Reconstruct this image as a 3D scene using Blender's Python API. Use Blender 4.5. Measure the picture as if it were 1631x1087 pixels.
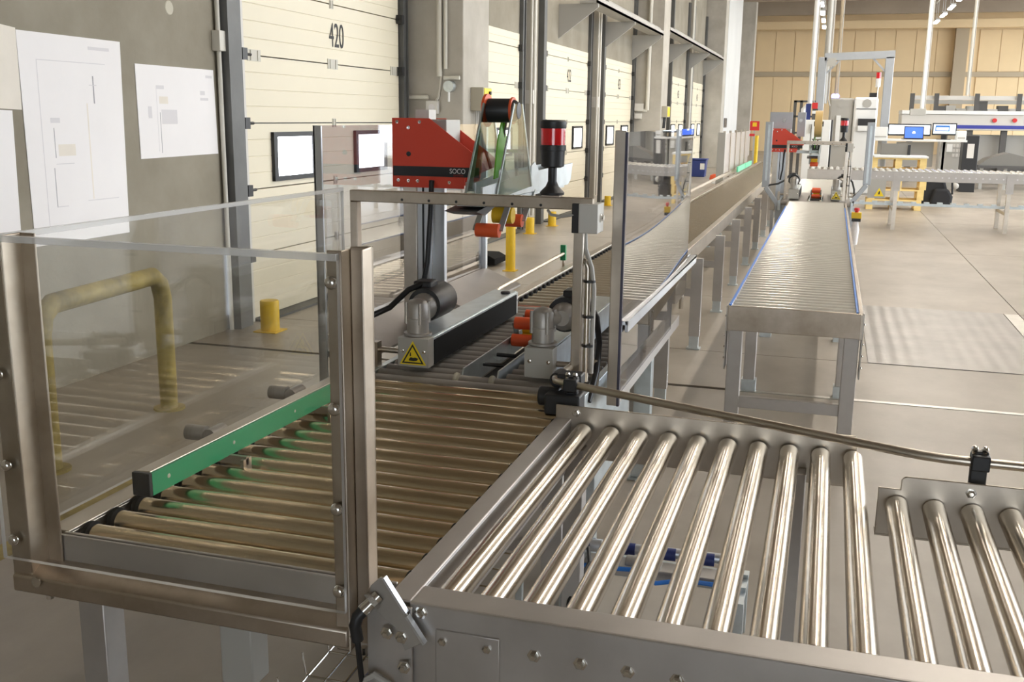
import bpy, math, random
from mathutils import Vector, Matrix
random.seed(7)
S = bpy.context.scene
COL = S.collection
for o in list(bpy.data.objects):
    bpy.data.objects.remove(o)

# ------------------------------------------------------------------ camera
FPX, W, H = 1628.0, 1631.0, 1087.0
YAW, PIT, ROL = math.radians(-16.96), math.radians(12.375), math.radians(0.727)
CAMZ = 1.70
fw = Vector((math.sin(YAW)*math.cos(PIT), math.cos(YAW)*math.cos(PIT), -math.sin(PIT)))
rt = Vector((math.cos(YAW), -math.sin(YAW), 0))
up = rt.cross(fw)
rt2 = math.cos(ROL)*rt + math.sin(ROL)*up
up2 = -math.sin(ROL)*rt + math.cos(ROL)*up
cam = bpy.data.cameras.new('camera')
cam.sensor_width = 36.0
cam.lens = 36.0*FPX/W
cam.clip_start, cam.clip_end = 0.02, 300
camo = bpy.data.objects.new('camera', cam)
COL.objects.link(camo)
mw = Matrix((rt2, up2, -fw)).transposed().to_4x4()
mw.translation = (0, 0, CAMZ)
camo.matrix_world = mw
S.camera = camo

# ------------------------------------------------------------------ world, exposure
world = bpy.data.worlds.new('overcast_sky')
S.world = world
world.use_nodes = True
bg = world.node_tree.nodes['Background']
bg.inputs[0].default_value = (0.86, 0.93, 1.0, 1)
bg.inputs[1].default_value = 4.5
S.view_settings.view_transform = 'Standard'
S.view_settings.look = 'None'
S.view_settings.exposure = 0.5
S.view_settings.gamma = 1.0
S.view_settings.use_curve_mapping = False
S.cycles.transparent_max_bounces = 24
LAMP = 34.0        # emission of the ceiling luminaires
PANE_LIGHT = 6.0   # daylight seen through the little dock-door windows

# ------------------------------------------------------------------ materials
MATS = {}
def mat(name, col, rough=0.5, metal=0.0, noise=None, bump=None, emit=None, spec=None, stretch=None, alpha=None):
    m = bpy.data.materials.new(name)
    m.use_nodes = True
    nt = m.node_tree
    b = nt.nodes['Principled BSDF']
    b.inputs['Base Color'].default_value = (*col, 1)
    b.inputs['Roughness'].default_value = rough
    b.inputs['Metallic'].default_value = metal
    if spec is not None:
        b.inputs['Specular IOR Level'].default_value = spec
    if noise or bump:
        tc = nt.nodes.new('ShaderNodeTexCoord')
        mp = nt.nodes.new('ShaderNodeMapping')
        nt.links.new(tc.outputs['Object'], mp.inputs['Vector'])
        if stretch:
            mp.inputs['Scale'].default_value = stretch
    if noise:
        sc, amt, tint = noise
        n1 = nt.nodes.new('ShaderNodeTexNoise')
        n1.inputs['Scale'].default_value = sc
        n1.inputs['Detail'].default_value = 6
        n1.inputs['Roughness'].default_value = 0.6
        nt.links.new(mp.outputs[0], n1.inputs['Vector'])
        r = nt.nodes.new('ShaderNodeValToRGB')
        c0 = [max(0, c*(1-amt)*t) for c, t in zip(col, tint)]
        c1 = [min(1, c*(1+amt)) for c in col]
        r.color_ramp.elements[0].position = 0.32
        r.color_ramp.elements[1].position = 0.70
        r.color_ramp.elements[0].color = (*c0, 1)
        r.color_ramp.elements[1].color = (*c1, 1)
        nt.links.new(n1.outputs['Fac'], r.inputs['Fac'])
        nt.links.new(r.outputs['Color'], b.inputs['Base Color'])
        if metal > 0.5:
            mr = nt.nodes.new('ShaderNodeMapRange')
            mr.inputs['To Min'].default_value = rough*0.8
            mr.inputs['To Max'].default_value = rough*1.25
            nt.links.new(n1.outputs['Fac'], mr.inputs['Value'])
            nt.links.new(mr.outputs[0], b.inputs['Roughness'])
    if bump:
        n2 = nt.nodes.new('ShaderNodeTexNoise')
        n2.inputs['Scale'].default_value = bump[0]
        n2.inputs['Detail'].default_value = 4
        nt.links.new(mp.outputs[0], n2.inputs['Vector'])
        bp = nt.nodes.new('ShaderNodeBump')
        bp.inputs['Strength'].default_value = bump[1]
        bp.inputs['Distance'].default_value = bump[2] if len(bump) > 2 else 0.01
        nt.links.new(n2.outputs['Fac'], bp.inputs['Height'])
        nt.links.new(bp.outputs['Normal'], b.inputs['Normal'])
    if emit:
        b.inputs['Emission Color'].default_value = (*emit[0], 1)
        b.inputs['Emission Strength'].default_value = emit[1]
    MATS[name] = m
    return m

ONE = (1, 1, 1)
mat('concrete_wall', (0.285, 0.257, 0.202), 0.9, noise=(1.3, 0.16, (1, .97, .92)), bump=(18, 0.25, 0.006))
mat('concrete_pillar', (0.47, 0.44, 0.385), 0.9, noise=(1.6, 0.13, (1, .98, .95)), bump=(20, 0.2, 0.005))
mat('white_render', (0.62, 0.62, 0.60), 0.85, noise=(0.6, 0.05, ONE))
mat('floor_base', (0.05, 0.045, 0.04), 0.9)
mat('floor_concrete', (0.36, 0.318, 0.265), 0.40, noise=(0.9, 0.2, (1, .97, .93)), bump=(30, 0.08, 0.003), stretch=(1.5, 0.9, 1))
mat('floor_steel', (0.60, 0.58, 0.54), 0.38, 0.9, noise=(8, 0.1, ONE))
mat('checker_plate', (0.33, 0.31, 0.285), 0.38, 0.35, noise=(3, 0.14, ONE))
mat('roof_sheet', (0.33, 0.275, 0.22), 0.8)
mat('roof_beam', (0.36, 0.295, 0.225), 0.8, noise=(0.5, 0.1, ONE))
mat('beige_cladding', (0.80, 0.61, 0.36), 0.75, noise=(0.4, 0.05, ONE))
mat('cladding_beam', (0.44, 0.36, 0.25), 0.7)
mat('door_cream', (0.76, 0.69, 0.53), 0.5, noise=(0.8, 0.02, ONE))
mat('door_bracket', (0.55, 0.52, 0.44), 0.5)
mat('track_grey', (0.135, 0.135, 0.13), 0.55, 0.4, noise=(2, 0.15, ONE))
mat('black_plastic', (0.018, 0.018, 0.019), 0.45)
mat('black_rubber', (0.010, 0.010, 0.010), 0.75, spec=0.15)
mat('paper', (0.86, 0.83, 0.82), 0.9, noise=(1.0, 0.03, ONE))
mat('paper_warm', (0.80, 0.74, 0.65), 0.9, noise=(3.0, 0.05, ONE))
mat('ink', (0.70, 0.675, 0.68), 0.9)
mat('ink_dark', (0.34, 0.33, 0.34), 0.9)
mat('number_black', (0.045, 0.045, 0.045), 0.7)
mat('steel', (0.60, 0.545, 0.475), 0.34, 1.0, noise=(5, 0.12, (1, .98, .94)), stretch=(1, 1, 1))
mat('steel_dark', (0.50, 0.44, 0.37), 0.40, 1.0, noise=(5, 0.2, (1, .95, .88)))
mat('steel_face', (0.52, 0.49, 0.46), 0.45, 0.8, noise=(6, 0.08, ONE))
mat('roller_chrome', (0.60, 0.54, 0.455), 0.22, 1.0)
mat('roller_bronze', (0.74, 0.62, 0.44), 0.24, 1.0)
mat('roller_zinc', (0.80, 0.745, 0.62), 0.18, 0.8)
mat('roller_pale', (0.87, 0.85, 0.77), 0.16, 0.38)
mat('roller_grey', (0.34, 0.315, 0.285), 0.42, 0.2, noise=(6, 0.08, ONE))
mat('galvanised', (0.60, 0.645, 0.655), 0.40, 0.85, noise=(14, 0.10, ONE))
mat('aluminium', (0.68, 0.70, 0.73), 0.36, 0.9, noise=(5, 0.05, ONE))
mat('profile_grey', (0.42, 0.435, 0.45), 0.4, 0.6, noise=(5, 0.05, ONE))
mat('grey_paint', (0.44, 0.425, 0.385), 0.45, 0.2)
mat('cast_grey', (0.40, 0.375, 0.34), 0.42, 0.45, noise=(9, 0.08, ONE))
mat('machine_red', (0.78, 0.075, 0.038), 0.42)
mat('machine_red_inner', (0.42, 0.022, 0.012), 0.5)
mat('orange', (0.80, 0.11, 0.03), 0.45)
mat('yellow', (0.80, 0.52, 0.015), 0.45, noise=(8, 0.08, ONE))
mat('yellow_worn_veiled', (0.40, 0.31, 0.09), 0.6, noise=(6, 0.3, (.8,.8,.9)))  # worn mottling; the dull olive base has the panes' reflection veil put in
mat('sign_yellow', (0.88, 0.66, 0.02), 0.45)
mat('green_guide', (0.022, 0.27, 0.115), 0.33)
mat('green_bright', (0.16, 0.50, 0.02), 0.4)
mat('mint', (0.16, 0.62, 0.38), 0.45)
mat('blue_hose', (0.02, 0.18, 0.62), 0.4)
mat('blue_navy', (0.015, 0.03, 0.16), 0.45)
mat('blue_bin', (0.025, 0.045, 0.20), 0.5)
mat('blue_stripe', (0.04, 0.05, 0.32), 0.45)
mat('white_paint', (0.82, 0.82, 0.80), 0.45)
mat('light_grey_box', (0.64, 0.615, 0.57), 0.5)
mat('putty', (0.50, 0.46, 0.36), 0.6)
mat('machine_grey', (0.42, 0.405, 0.37), 0.5)
mat('dark_machine', (0.10, 0.095, 0.09), 0.6, 0.2)
mat('wood', (0.90, 0.70, 0.31), 0.7, noise=(4, 0.12, (1, .95, .85)), stretch=(0.3, 3, 3))
mat('tape_tan', (0.72, 0.50, 0.20), 0.45)
mat('cable_black', (0.012, 0.012, 0.013), 0.42)
mat('cable_grey', (0.45, 0.43, 0.39), 0.5)
mat('chrome', (0.78, 0.76, 0.72), 0.16, 1.0)
mat('pipe_cream', (0.66, 0.63, 0.55), 0.5)
mat('sign_red', (0.62, 0.025, 0.025), 0.5)
mat('pallet_strap', (0.45, 0.2, 0.1), 0.8)
mat('cloth_black', (0.025, 0.026, 0.03), 0.9)
mat('lamp_diffuser', (0.9, 0.9, 0.88), 0.5, emit=((1.0, 0.93, 0.83), LAMP))
mat('lamp_body', (0.75, 0.75, 0.74), 0.5)
mat('daylight_pane', (0.9, 0.93, 0.98), 0.2, emit=((0.90, 0.95, 1.0), PANE_LIGHT))
mat('screen_white', (0.8, 0.85, 0.9), 0.3, emit=((0.80, 0.92, 1.0), 0.9))
mat('screen_blue', (0.02, 0.08, 0.5), 0.3, emit=((0.02, 0.12, 0.75), 0.9))
mat('led_blue', (0.1, 0.1, 0.9), 0.3, emit=((0.25, 0.25, 1.0), 5.0))
mat('cladding_dark', (0.20, 0.19, 0.17), 0.6)
# translucent red beacon
m = mat('beacon_red', (0.80, 0.012, 0.018), 0.18)
m.node_tree.nodes['Principled BSDF'].inputs['Transmission Weight'].default_value = 0.25
m.node_tree.nodes['Principled BSDF'].inputs['Coat Weight'].default_value = 0.6

def clear_mat(name, tint, base=0.0, rough=0.02, ior=1.5):
    m = bpy.data.materials.new(name)
    m.use_nodes = True
    nt = m.node_tree
    nt.nodes.clear()
    out = nt.nodes.new('ShaderNodeOutputMaterial')
    tr = nt.nodes.new('ShaderNodeBsdfTransparent')
    tr.inputs[0].default_value = (*tint, 1)
    gl = nt.nodes.new('ShaderNodeBsdfGlossy')
    gl.inputs['Roughness'].default_value = rough
    fr = nt.nodes.new('ShaderNodeFresnel')
    ge = nt.nodes.new('ShaderNodeNewGeometry')
    mr = nt.nodes.new('ShaderNodeMapRange')      # same air-to-plastic reflection on both faces of the thin sheet
    mr.inputs['To Min'].default_value = ior
    mr.inputs['To Max'].default_value = 1.0/ior
    nt.links.new(ge.outputs['Backfacing'], mr.inputs['Value'])
    nt.links.new(mr.outputs[0], fr.inputs[0])
    mx = nt.nodes.new('ShaderNodeMixShader')
    ad = nt.nodes.new('ShaderNodeMath'); ad.operation = 'ADD'; ad.use_clamp = True
    ad.inputs[1].default_value = base
    nt.links.new(fr.outputs[0], ad.inputs[0])
    nt.links.new(ad.outputs[0], mx.inputs[0])
    nt.links.new(tr.outputs[0], mx.inputs[1])
    nt.links.new(gl.outputs[0], mx.inputs[2])
    nt.links.new(mx.outputs[0], out.inputs[0])
    MATS[name] = m
    return m
clear_mat('acrylic', (0.965, 0.965, 0.955))
clear_mat('polycarbonate', (0.90, 0.90, 0.92), rough=0.03, ior=1.9)
clear_mat('glossy_sheet', (0.80, 0.80, 0.82), rough=0.02, ior=1.62, base=0.22)
clear_mat('soft_gloss_sheet', (0.84, 0.84, 0.87), rough=0.02, ior=1.62, base=0.09)
clear_mat('dispenser_plate', (0.60, 0.66, 0.62), rough=0.05)
m = mat('acrylic_edge', (0.80, 0.79, 0.77), 0.25)
m.node_tree.nodes['Principled BSDF'].inputs['Alpha'].default_value = 0.9
m = mat('edge_glint', (0.86, 0.85, 0.83), 0.15)  # pale colour imitating light caught inside the polished pane edge
m.node_tree.nodes['Principled BSDF'].inputs['Alpha'].default_value = 0.5
m = mat('frosted_panel', (0.60, 0.54, 0.50), 0.3)
m.node_tree.nodes['Principled BSDF'].inputs['Alpha'].default_value = 0.6
mat('pane_edge_dark', (0.09, 0.09, 0.13), 0.2)

# checker plate relief: fine diagonal ribs
nt = MATS['checker_plate'].node_tree
tc = nt.nodes.new('ShaderNodeTexCoord'); wv = nt.nodes.new('ShaderNodeTexWave')
wv.inputs['Scale'].default_value = 3.0; wv.bands_direction = 'X'
wv.inputs['Distortion'].default_value = 1.0
bp_ = nt.nodes.new('ShaderNodeBump'); bp_.inputs['Strength'].default_value = 0.35; bp_.inputs['Distance'].default_value = 0.006
nt.links.new(tc.outputs['Object'], wv.inputs['Vector'])
nt.links.new(wv.outputs['Fac'], bp_.inputs['Height'])
nt.links.new(bp_.outputs['Normal'], nt.nodes['Principled BSDF'].inputs['Normal'])

# ------------------------------------------------------------------ mesh helpers
class MB:
    def __init__(self):
        self.v = []; self.f = []; self.m = []; self.mi = 0
    def add(self, vs, fs):
        n = len(self.v)
        self.v += [tuple(p) for p in vs]
        for q in fs:
            self.f.append(tuple(i+n for i in q)); self.m.append(self.mi)
        return self
    def box(self, x0, x1, y0, y1, z0, z1):
        vs = [(x0,y0,z0),(x1,y0,z0),(x1,y1,z0),(x0,y1,z0),(x0,y0,z1),(x1,y0,z1),(x1,y1,z1),(x0,y1,z1)]
        return self.add(vs, [(0,3,2,1),(4,5,6,7),(0,1,5,4),(1,2,6,5),(2,3,7,6),(3,0,4,7)])
    def bar(self, a, b, w, h=None, upv=(0,0,1)):
        """box section bar from a to b, w wide, h deep along upv"""
        h = w if h is None else h
        a, b = Vector(a), Vector(b)
        d = (b-a).normalized(); u = Vector(upv)
        if abs(d.dot(u)) > 0.95: u = Vector((0,1,0))
        s = d.cross(u).normalized(); t = s.cross(d).normalized()
        vs = [p + s*(i*w/2) + t*(j*h/2) for p in (a, b) for i, j in ((-1,-1),(1,-1),(1,1),(-1,1))]
        return self.add(vs, [(0,1,2,3),(7,6,5,4),(0,4,5,1),(1,5,6,2),(2,6,7,3),(3,7,4,0)])
    def cyl(self, a, b, r, n=16, r2=None, caps=True):
        a, b = Vector(a), Vector(b); r2 = r if r2 is None else r2
        d = (b-a).normalized(); u = Vector((0,0,1)) if abs(d.z) < 0.9 else Vector((1,0,0))
        s = d.cross(u).normalized(); t = s.cross(d)
        vs = []
        for p, rr in ((a, r), (b, r2)):
            for k in range(n):
                an = 2*math.pi*k/n
                vs.append(p + s*(rr*math.cos(an)) + t*(rr*math.sin(an)))
        fs = [(k, (k+1) % n, n+(k+1) % n, n+k) for k in range(n)]
        if caps: fs += [tuple(range(n-1, -1, -1)), tuple(range(n, 2*n))]
        return self.add(vs, fs)
    def lathe(self, c, axis, prof, n=20):
        """prof: list of (distance along axis, radius)"""
        c, d = Vector(c), Vector(axis).normalized()
        u = Vector((0,0,1)) if abs(d.z) < 0.9 else Vector((1,0,0))
        s = d.cross(u).normalized(); t = s.cross(d)
        vs = []; fs = []
        for h, r in prof:
            for k in range(n):
                an = 2*math.pi*k/n
                vs.append(c + d*h + s*(r*math.cos(an)) + t*(r*math.sin(an)))
        for i in range(len(prof)-1):
            for k in range(n):
                fs.append((i*n+k, i*n+(k+1) % n, (i+1)*n+(k+1) % n, (i+1)*n+k))
        fs += [tuple(range(n-1, -1, -1)), tuple(range((len(prof)-1)*n, len(prof)*n))]
        return self.add(vs, fs)
    def tube(self, pts, r, n=8):
        pts = [Vector(p) for p in pts]
        vs = []; fs = []; prev = None
        for i, p in enumerate(pts):
            d = (pts[min(i+1, len(pts)-1)] - pts[max(i-1, 0)]).normalized()
            if prev is None:
                u = Vector((0,0,1)) if abs(d.z) < 0.9 else Vector((1,0,0))
                s = d.cross(u).normalized()
            else:
                s = (prev - d*prev.dot(d)).normalized()
            prev = s; t = s.cross(d)
            for k in range(n):
                an = 2*math.pi*k/n
                vs.append(p + s*(r*math.cos(an)) + t*(r*math.sin(an)))
        for i in range(len(pts)-1):
            for k in range(n):
                fs.append((i*n+k, i*n+(k+1) % n, (i+1)*n+(k+1) % n, (i+1)*n+k))
        fs += [tuple(range(n-1, -1, -1)), tuple(range((len(pts)-1)*n, len(pts)*n))]
        return self.add(vs, fs)
    def prism(self, poly, axis, a0, a1):
        """extrude a 2-D polygon. axis x: poly is (y,z); y: (x,z); z: (x,y)"""
        def P(p, a):
            return {'x': (a, p[0], p[1]), 'y': (p[0], a, p[1]), 'z': (p[0], p[1], a)}[axis]
        n = len(poly)
        vs = [P(p, a0) for p in poly] + [P(p, a1) for p in poly]
        fs = [(k, (k+1) % n, n+(k+1) % n, n+k) for k in range(n)] + [tuple(range(n-1, -1, -1)), tuple(range(n, 2*n))]
        return self.add(vs, fs)
    def ball(self, c, r, n=10, sq=(1,1,1)):
        vs = []; fs = []; rows = n//2
        for i in range(rows+1):
            th = math.pi*i/rows
            for k in range(n):
                an = 2*math.pi*k/n
                vs.append((c[0]+sq[0]*r*math.sin(th)*math.cos(an), c[1]+sq[1]*r*math.sin(th)*math.sin(an), c[2]+sq[2]*r*math.cos(th)))
        for i in range(rows):
            for k in range(n):
                fs.append((i*n+k, (i+1)*n+k, (i+1)*n+(k+1) % n, i*n+(k+1) % n))
        return self.add(vs, fs)
    def mesh(self, name, mats, smooth=True):
        me = bpy.data.meshes.new(name)
        me.from_pydata(self.v, [], self.f)
        for k in ([mats] if isinstance(mats, str) else mats):
            me.materials.append(MATS[k])
        for p, i in zip(me.polygons, self.m):
            p.material_index = i
        import bmesh
        bm = bmesh.new(); bm.from_mesh(me)
        bmesh.ops.remove_doubles(bm, verts=bm.verts, dist=1e-6)
        bmesh.ops.recalc_face_normals(bm, faces=bm.faces)
        bm.to_mesh(me); bm.free()
        if smooth:
            for p in me.polygons: p.use_smooth = True
            me.set_sharp_from_angle(angle=math.radians(38))
        return me
    def build(self, name, mats, parent=None, loc=None, bevel=0, smooth=True):
        return link(name, self.mesh(name, mats, smooth), parent, loc, bevel)

def link(name, me, parent=None, loc=None, bevel=0, rot=None):
    o = bpy.data.objects.new(name, me)
    COL.objects.link(o)
    if parent is not None: o.parent = parent
    if loc is not None: o.location = loc
    if rot is not None: o.rotation_euler = rot
    if bevel:
        b = o.modifiers.new('bevel', 'BEVEL'); b.width = bevel; b.segments = 2; b.limit_method = 'ANGLE'; b.angle_limit = math.radians(40)
    return o
def thing(name, label, cat, loc=(0,0,0), group=None, rot=None):
    o = bpy.data.objects.new(name, None)
    COL.objects.link(o); o.location = loc; o.empty_display_size = 0.1
    if rot: o.rotation_euler = rot
    return tag(o, label, cat, group)
def tag(o, label=None, cat=None, group=None, kind=None):
    if label: o['label'] = label
    if cat: o['category'] = cat
    if group: o['group'] = group
    if kind: o['kind'] = kind
    return o
def struct(o, label=None):
    o['kind'] = 'structure'
    if label: o['label'] = label
    return o
def sempty(name, label, loc=(0,0,0)):
    o = bpy.data.objects.new(name, None); COL.objects.link(o); o.location = loc
    return struct(o, label)
def MBox(*a): return MB().box(*a)
def copy_tree(o, parent=None, loc=None):
    c = o.copy(); COL.objects.link(c)
    c.parent = parent
    if loc is not None: c.location = loc
    for ch in list(o.children): copy_tree(ch, c)
    return c
def text(name, body, size, material, parent, matrix, sx=1.0, depth=0.0005):
    cu = bpy.data.curves.new(name, 'FONT'); cu.body = body; cu.size = size; cu.align_x = 'CENTER'; cu.align_y = 'CENTER'
    cu.extrude = depth
    t = bpy.data.objects.new(name, cu); COL.objects.link(t)
    dg = bpy.context.evaluated_depsgraph_get()
    me = bpy.data.meshes.new_from_object(t.evaluated_get(dg))
    bpy.data.objects.remove(t)
    me.materials.clear(); me.materials.append(MATS[material])
    o = bpy.data.objects.new(name, me); COL.objects.link(o)
    o.parent = parent
    o.matrix_local = matrix @ Matrix.Diagonal((sx, 1, 1, 1))
    return o
FACE_PX = Matrix(((0,0,1,0),(1,0,0,0),(0,1,0,0),(0,0,0,1)))      # text facing +X, reading along +Y
FACE_NY = Matrix(((1,0,0,0),(0,0,-1,0),(0,1,0,0),(0,0,0,1)))     # text facing -Y, reading along +X
def at(x, y, Y):
    """world point at depth Y whose position in the photograph is x, y"""
    d = (x-815.5)/FPX*rt2 - (y-543.5)/FPX*up2 + fw
    return Vector((0,0,CAMZ)) + d*(Y/d.y)

def bolt_mesh(r=0.009, axis=(0,-1,0)):
    b = MB(); b.lathe((0,0,0), axis, [(0, r*1.5), (r*0.3, r*1.5), (r*0.32, r), (r*1.0, r), (r*1.3, r*0.6)], 6)
    return b.mesh('bolt', 'chrome')
BOLT_NY = bolt_mesh(0.009, (0,-1,0))
BOLT_PX = bolt_mesh(0.008, (1,0,0))
BOLT_SM = bolt_mesh(0.005, (0,-1,0))

# ================================================================== SETTING
# floor: slabs with open joints on a dark bed
fl = struct(MBox(-4.9, 30, -14, 62, -0.06, -0.012).build('floor', 'floor_base'))
xs = [(-4.85, 1.735), (1.743, 7.0), (7.008, 14.0), (14.008, 30)]
for (y0, y1) in ((-14, -4), (-3.992, 1.0), (1.008, 6.48), (6.535, 7.588), (7.598, 10.06), (10.07, 14.6), (14.61, 19.0), (19.01, 26), (26.01, 34), (34.01, 46), (46.01, 62)):
    for (x0, x1) in xs:
        if y0 == 7.598 and x1 == 1.735: x1 = 0.363
        MBox(x0, x1, y0, y1, -0.05, 0.0).build('floor_slab', 'floor_concrete', fl)
MBox(-0.5, 9, 6.484, 6.531, -0.04, 0.003).build('expansion_strip', 'floor_steel', fl)
MBox(0.365, 1.60, 7.60, 10.058, -0.03, 0.004).build('checker_plate', 'checker_plate', fl)
MBox(1.61, 1.733, 7.60, 10.058, -0.03, 0.002).build('plate_border', 'floor_steel', fl)
MBox(-3.06, -2.95, 2.0, 4.75, -0.01, 0.002).build('floor_marking', 'yellow_worn_veiled', fl)

# left wall with door openings
WX = -4.53
D0, DSTEP, DW, DH = 7.40, 4.5, 3.10, 2.90
doors = [(0,'420'),(1,'421'),(2,'422'),(3,'423'),(4,'424'),(5,'425'),(6,'426')]
b = MB(); edges = []
b.box(WX-0.3, WX, -14, -4.20, 0, 9); b.box(WX-0.3, WX, -4.20, -3.68, 2.2, 9)   # open side door behind the camera
y = -3.68
for k, _ in doors:
    a = D0+DSTEP*k
    b.box(WX-0.3, WX, y, a, 0, 9); b.box(WX-0.3, WX, a, a+DW, DH, 9); y = a+DW
b.box(WX-0.3, WX, y, 60, 0, 9)
wl = struct(b.build('wall_left', 'concrete_wall'))
# pale patch of filler on the wall
MB().lathe((WX, 6.48, 2.42), (1,0,0), [(0, .05), (.004, .045)], 16).build('filler_patch', 'putty', wl)

# pillars
for i, yy in enumerate((10.7, 24.2, 37.7, 51.2)):
    p = MBox(WX, -3.85, yy, yy+0.87, 0, 9).build('pillar', 'concrete_pillar', bevel=0.012)
    tag(struct(p), ['concrete pillar between the first dock door and the next', 'concrete pillar beyond the third numbered dock door', 'concrete pillar just before the white wall block', 'farthest concrete pillar along the dock wall'][i])
wk = struct(MBox(WX, -3.84, 38.58, 44.0, 0, 8.0).build('wall_block', 'white_render'), 'white wall block with square black vents')
for z in (0.40, 1.005, 1.58):
    q = MBox(-3.842, -3.825, 38.75, 39.75, z-0.17, z+0.17).build('vent', 'black_plastic', wk)
    for k in range(5):
        MBox(-3.827, -3.815, 38.8, 39.7, z-0.14+k*0.06, z-0.115+k*0.06).build('vent_slat', 'cladding_dark', q)

# dock doors
def door_panel_mesh(h, L):
    pr = []; n = max(1, round(h/0.134)); st = h/n
    prof = []
    for k in range(n):
        prof += [(0.012, 0.005 + st*k), (0.012, st*(k+1)-0.005)]
        if k < n-1: prof += [(0.008, st*(k+1))]
    poly = [(-0.04, 0.005)] + prof + [(-0.04, h-0.005)]
    b = MB(); b.prism([(p[0], p[1]) for p in poly], 'y', 0, L)
    return b.mesh('door_panel', 'door_cream', smooth=False)
zs = [0.02, 0.555, 1.09, 1.624, 2.16, 2.695, 2.90]
PM = [door_panel_mesh(zs[i+1]-zs[i], DW) for i in range(6)]
wf = MB()
for (a0,a1,c0,c1) in ((-.375,.375,.165,.205),(-.375,.375,-.205,-.165),(-.375,-.315,-.205,.205),(.315,.375,-.205,.205)):
    wf.box(-0.01, 0.03, a0, a1, c0, c1)
WFM = wf.mesh('window_frame', 'black_plastic')
WPM = MBox(0.006, 0.014, -.32, .32, -.17, .17).mesh('window_pane', 'daylight_pane')
TRM = MB().box(0, .085, -.33, -.13, 0, 5.2).box(.085, .095, -.33, -.31, 0, 5.2).mesh('door_track', 'track_grey')
STR = MBox(0, .03, -.125, -.01, 0, 5.0).mesh('door_seal', 'light_grey_box')
TRR = MB().box(0, .06, .03, .12, 0, 5.2).box(.02, .08, .10, .12, 0, 5.2).mesh('door_track', 'track_grey')
HNG = MB().box(0, .008, -.10, .10, -.045, .045).box(.0, .014, -.06, -.05, -.04, .04).box(0, .014, .05, .06, -.04, .04).mesh('hinge', 'door_bracket')
RLC = MB().box(.02, .08, -.09, -.02, -.045, .045).cyl((.04, -.10, 0), (.04, .09, 0), .012, 8).mesh('track_roller', 'black_plastic')
for k, num in doors:
    a = D0+DSTEP*k
    d = sempty('door_%d' % (k+1), 'cream sectional dock door numbered %s' % num, (WX-0.02, a, 0))
    for i in range(6):
        link('door_panel', PM[i], d, (0.02, 0, zs[i]))
    MBox(-0.06, -0.03, 0, DW, 0, DH).build('door_light_backing', 'track_grey', d)  # dark sheet added to stop bright sky showing through panel joints
    for wy in (0.76, DW-0.76):
        f = link('window_frame', WFM, d, (0.032, wy, 1.345)); link('window_pane', WPM, f)
    for t_ in (TRM,): link('door_track', t_, d, (0.02, 0, 0))
    link('door_track', TRR, d, (0.02, DW, 0)); link('door_seal', STR, d, (0.02, 0, 0))
    for z in zs[1:6]:
        for yy in ((0.16, DW/2, DW-0.12) if z > 2 and z < 2.4 else (DW/2,)):
            h = link('hinge', HNG, d, (0.03, yy, z))
            if not (2 < z < 2.4): h.scale = (1, .35, .9)
        link('track_roller', RLC, d, (0.02, -.02, z)); link('track_roller', RLC, d, (0.02, DW+.03, z))
    if num not in ('421', '424'):
        text('door_number', num, 0.31, 'number_black', d, Matrix.Translation((0.036, DW*0.53, 2.41)) @ FACE_PX, sx=0.66)
    # threshold
    MBox(0, .16, 0, DW, -.02, .02).build('threshold', 'track_grey', d)

# far wall of beige cladding
FY = 60.0
wb = struct(MBox(-8, 20, FY+0.03, FY+0.3, 0, 9).build('wall_back', 'beige_cladding'))
x = -4.4
while x < 20:
    if not (5.75 < x+0.5 < 6.5):
        for z0, z1 in ((0.0, 4.02), (4.32, 6.42)):
            MBox(x+0.01, x+1.015, FY-.03, FY+0.028, z0, z1).build('wall_panel', 'beige_cladding', wb)
    x += 1.03
MBox(-4.4, 20, FY-0.10, FY+0.1, 4.05, 4.30).build('wall_beam', 'cladding_beam', wb)
MBox(5.72, 6.35, FY-0.55, FY+0.1, 0, 6.6).build('wall_column', 'cladding_beam', wb)
MBox(-4.4, 20, FY-1.3, FY-0.9, 6.45, 6.85).build('edge_beam', 'beige_cladding', wb)
struct(MBox(13.7, 14, -14, 5.0, 0, 8.0).build('wall_right_light_block', 'concrete_wall'))  # unseen partial wall added to keep side daylight off the near end
struct(MB().box(-6, 0.5, -14.3, -14, 0, 8).box(8.5, 14, -14.3, -14, 0, 8).box(0.5, 8.5, -14.3, -14, 5.0, 8).build('wall_front', 'concrete_wall'))

# roof
ce = struct(MBox(-6, 14, -14, 61, 8.0, 8.2).build('ceiling', 'roof_sheet'))
for yy in [y_*6.75-2.8 for y_ in range(-1, 10)]:
    MBox(-5, 14, yy-0.2, yy+0.2, 7.1, 8.0).build('roof_beam', 'roof_beam', ce)
for xx in range(-3, 14, 4):
    MBox(xx-0.08, xx+0.08, -14, 61, 7.75, 8.0).build('purlin', 'roof_beam', ce)

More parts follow.
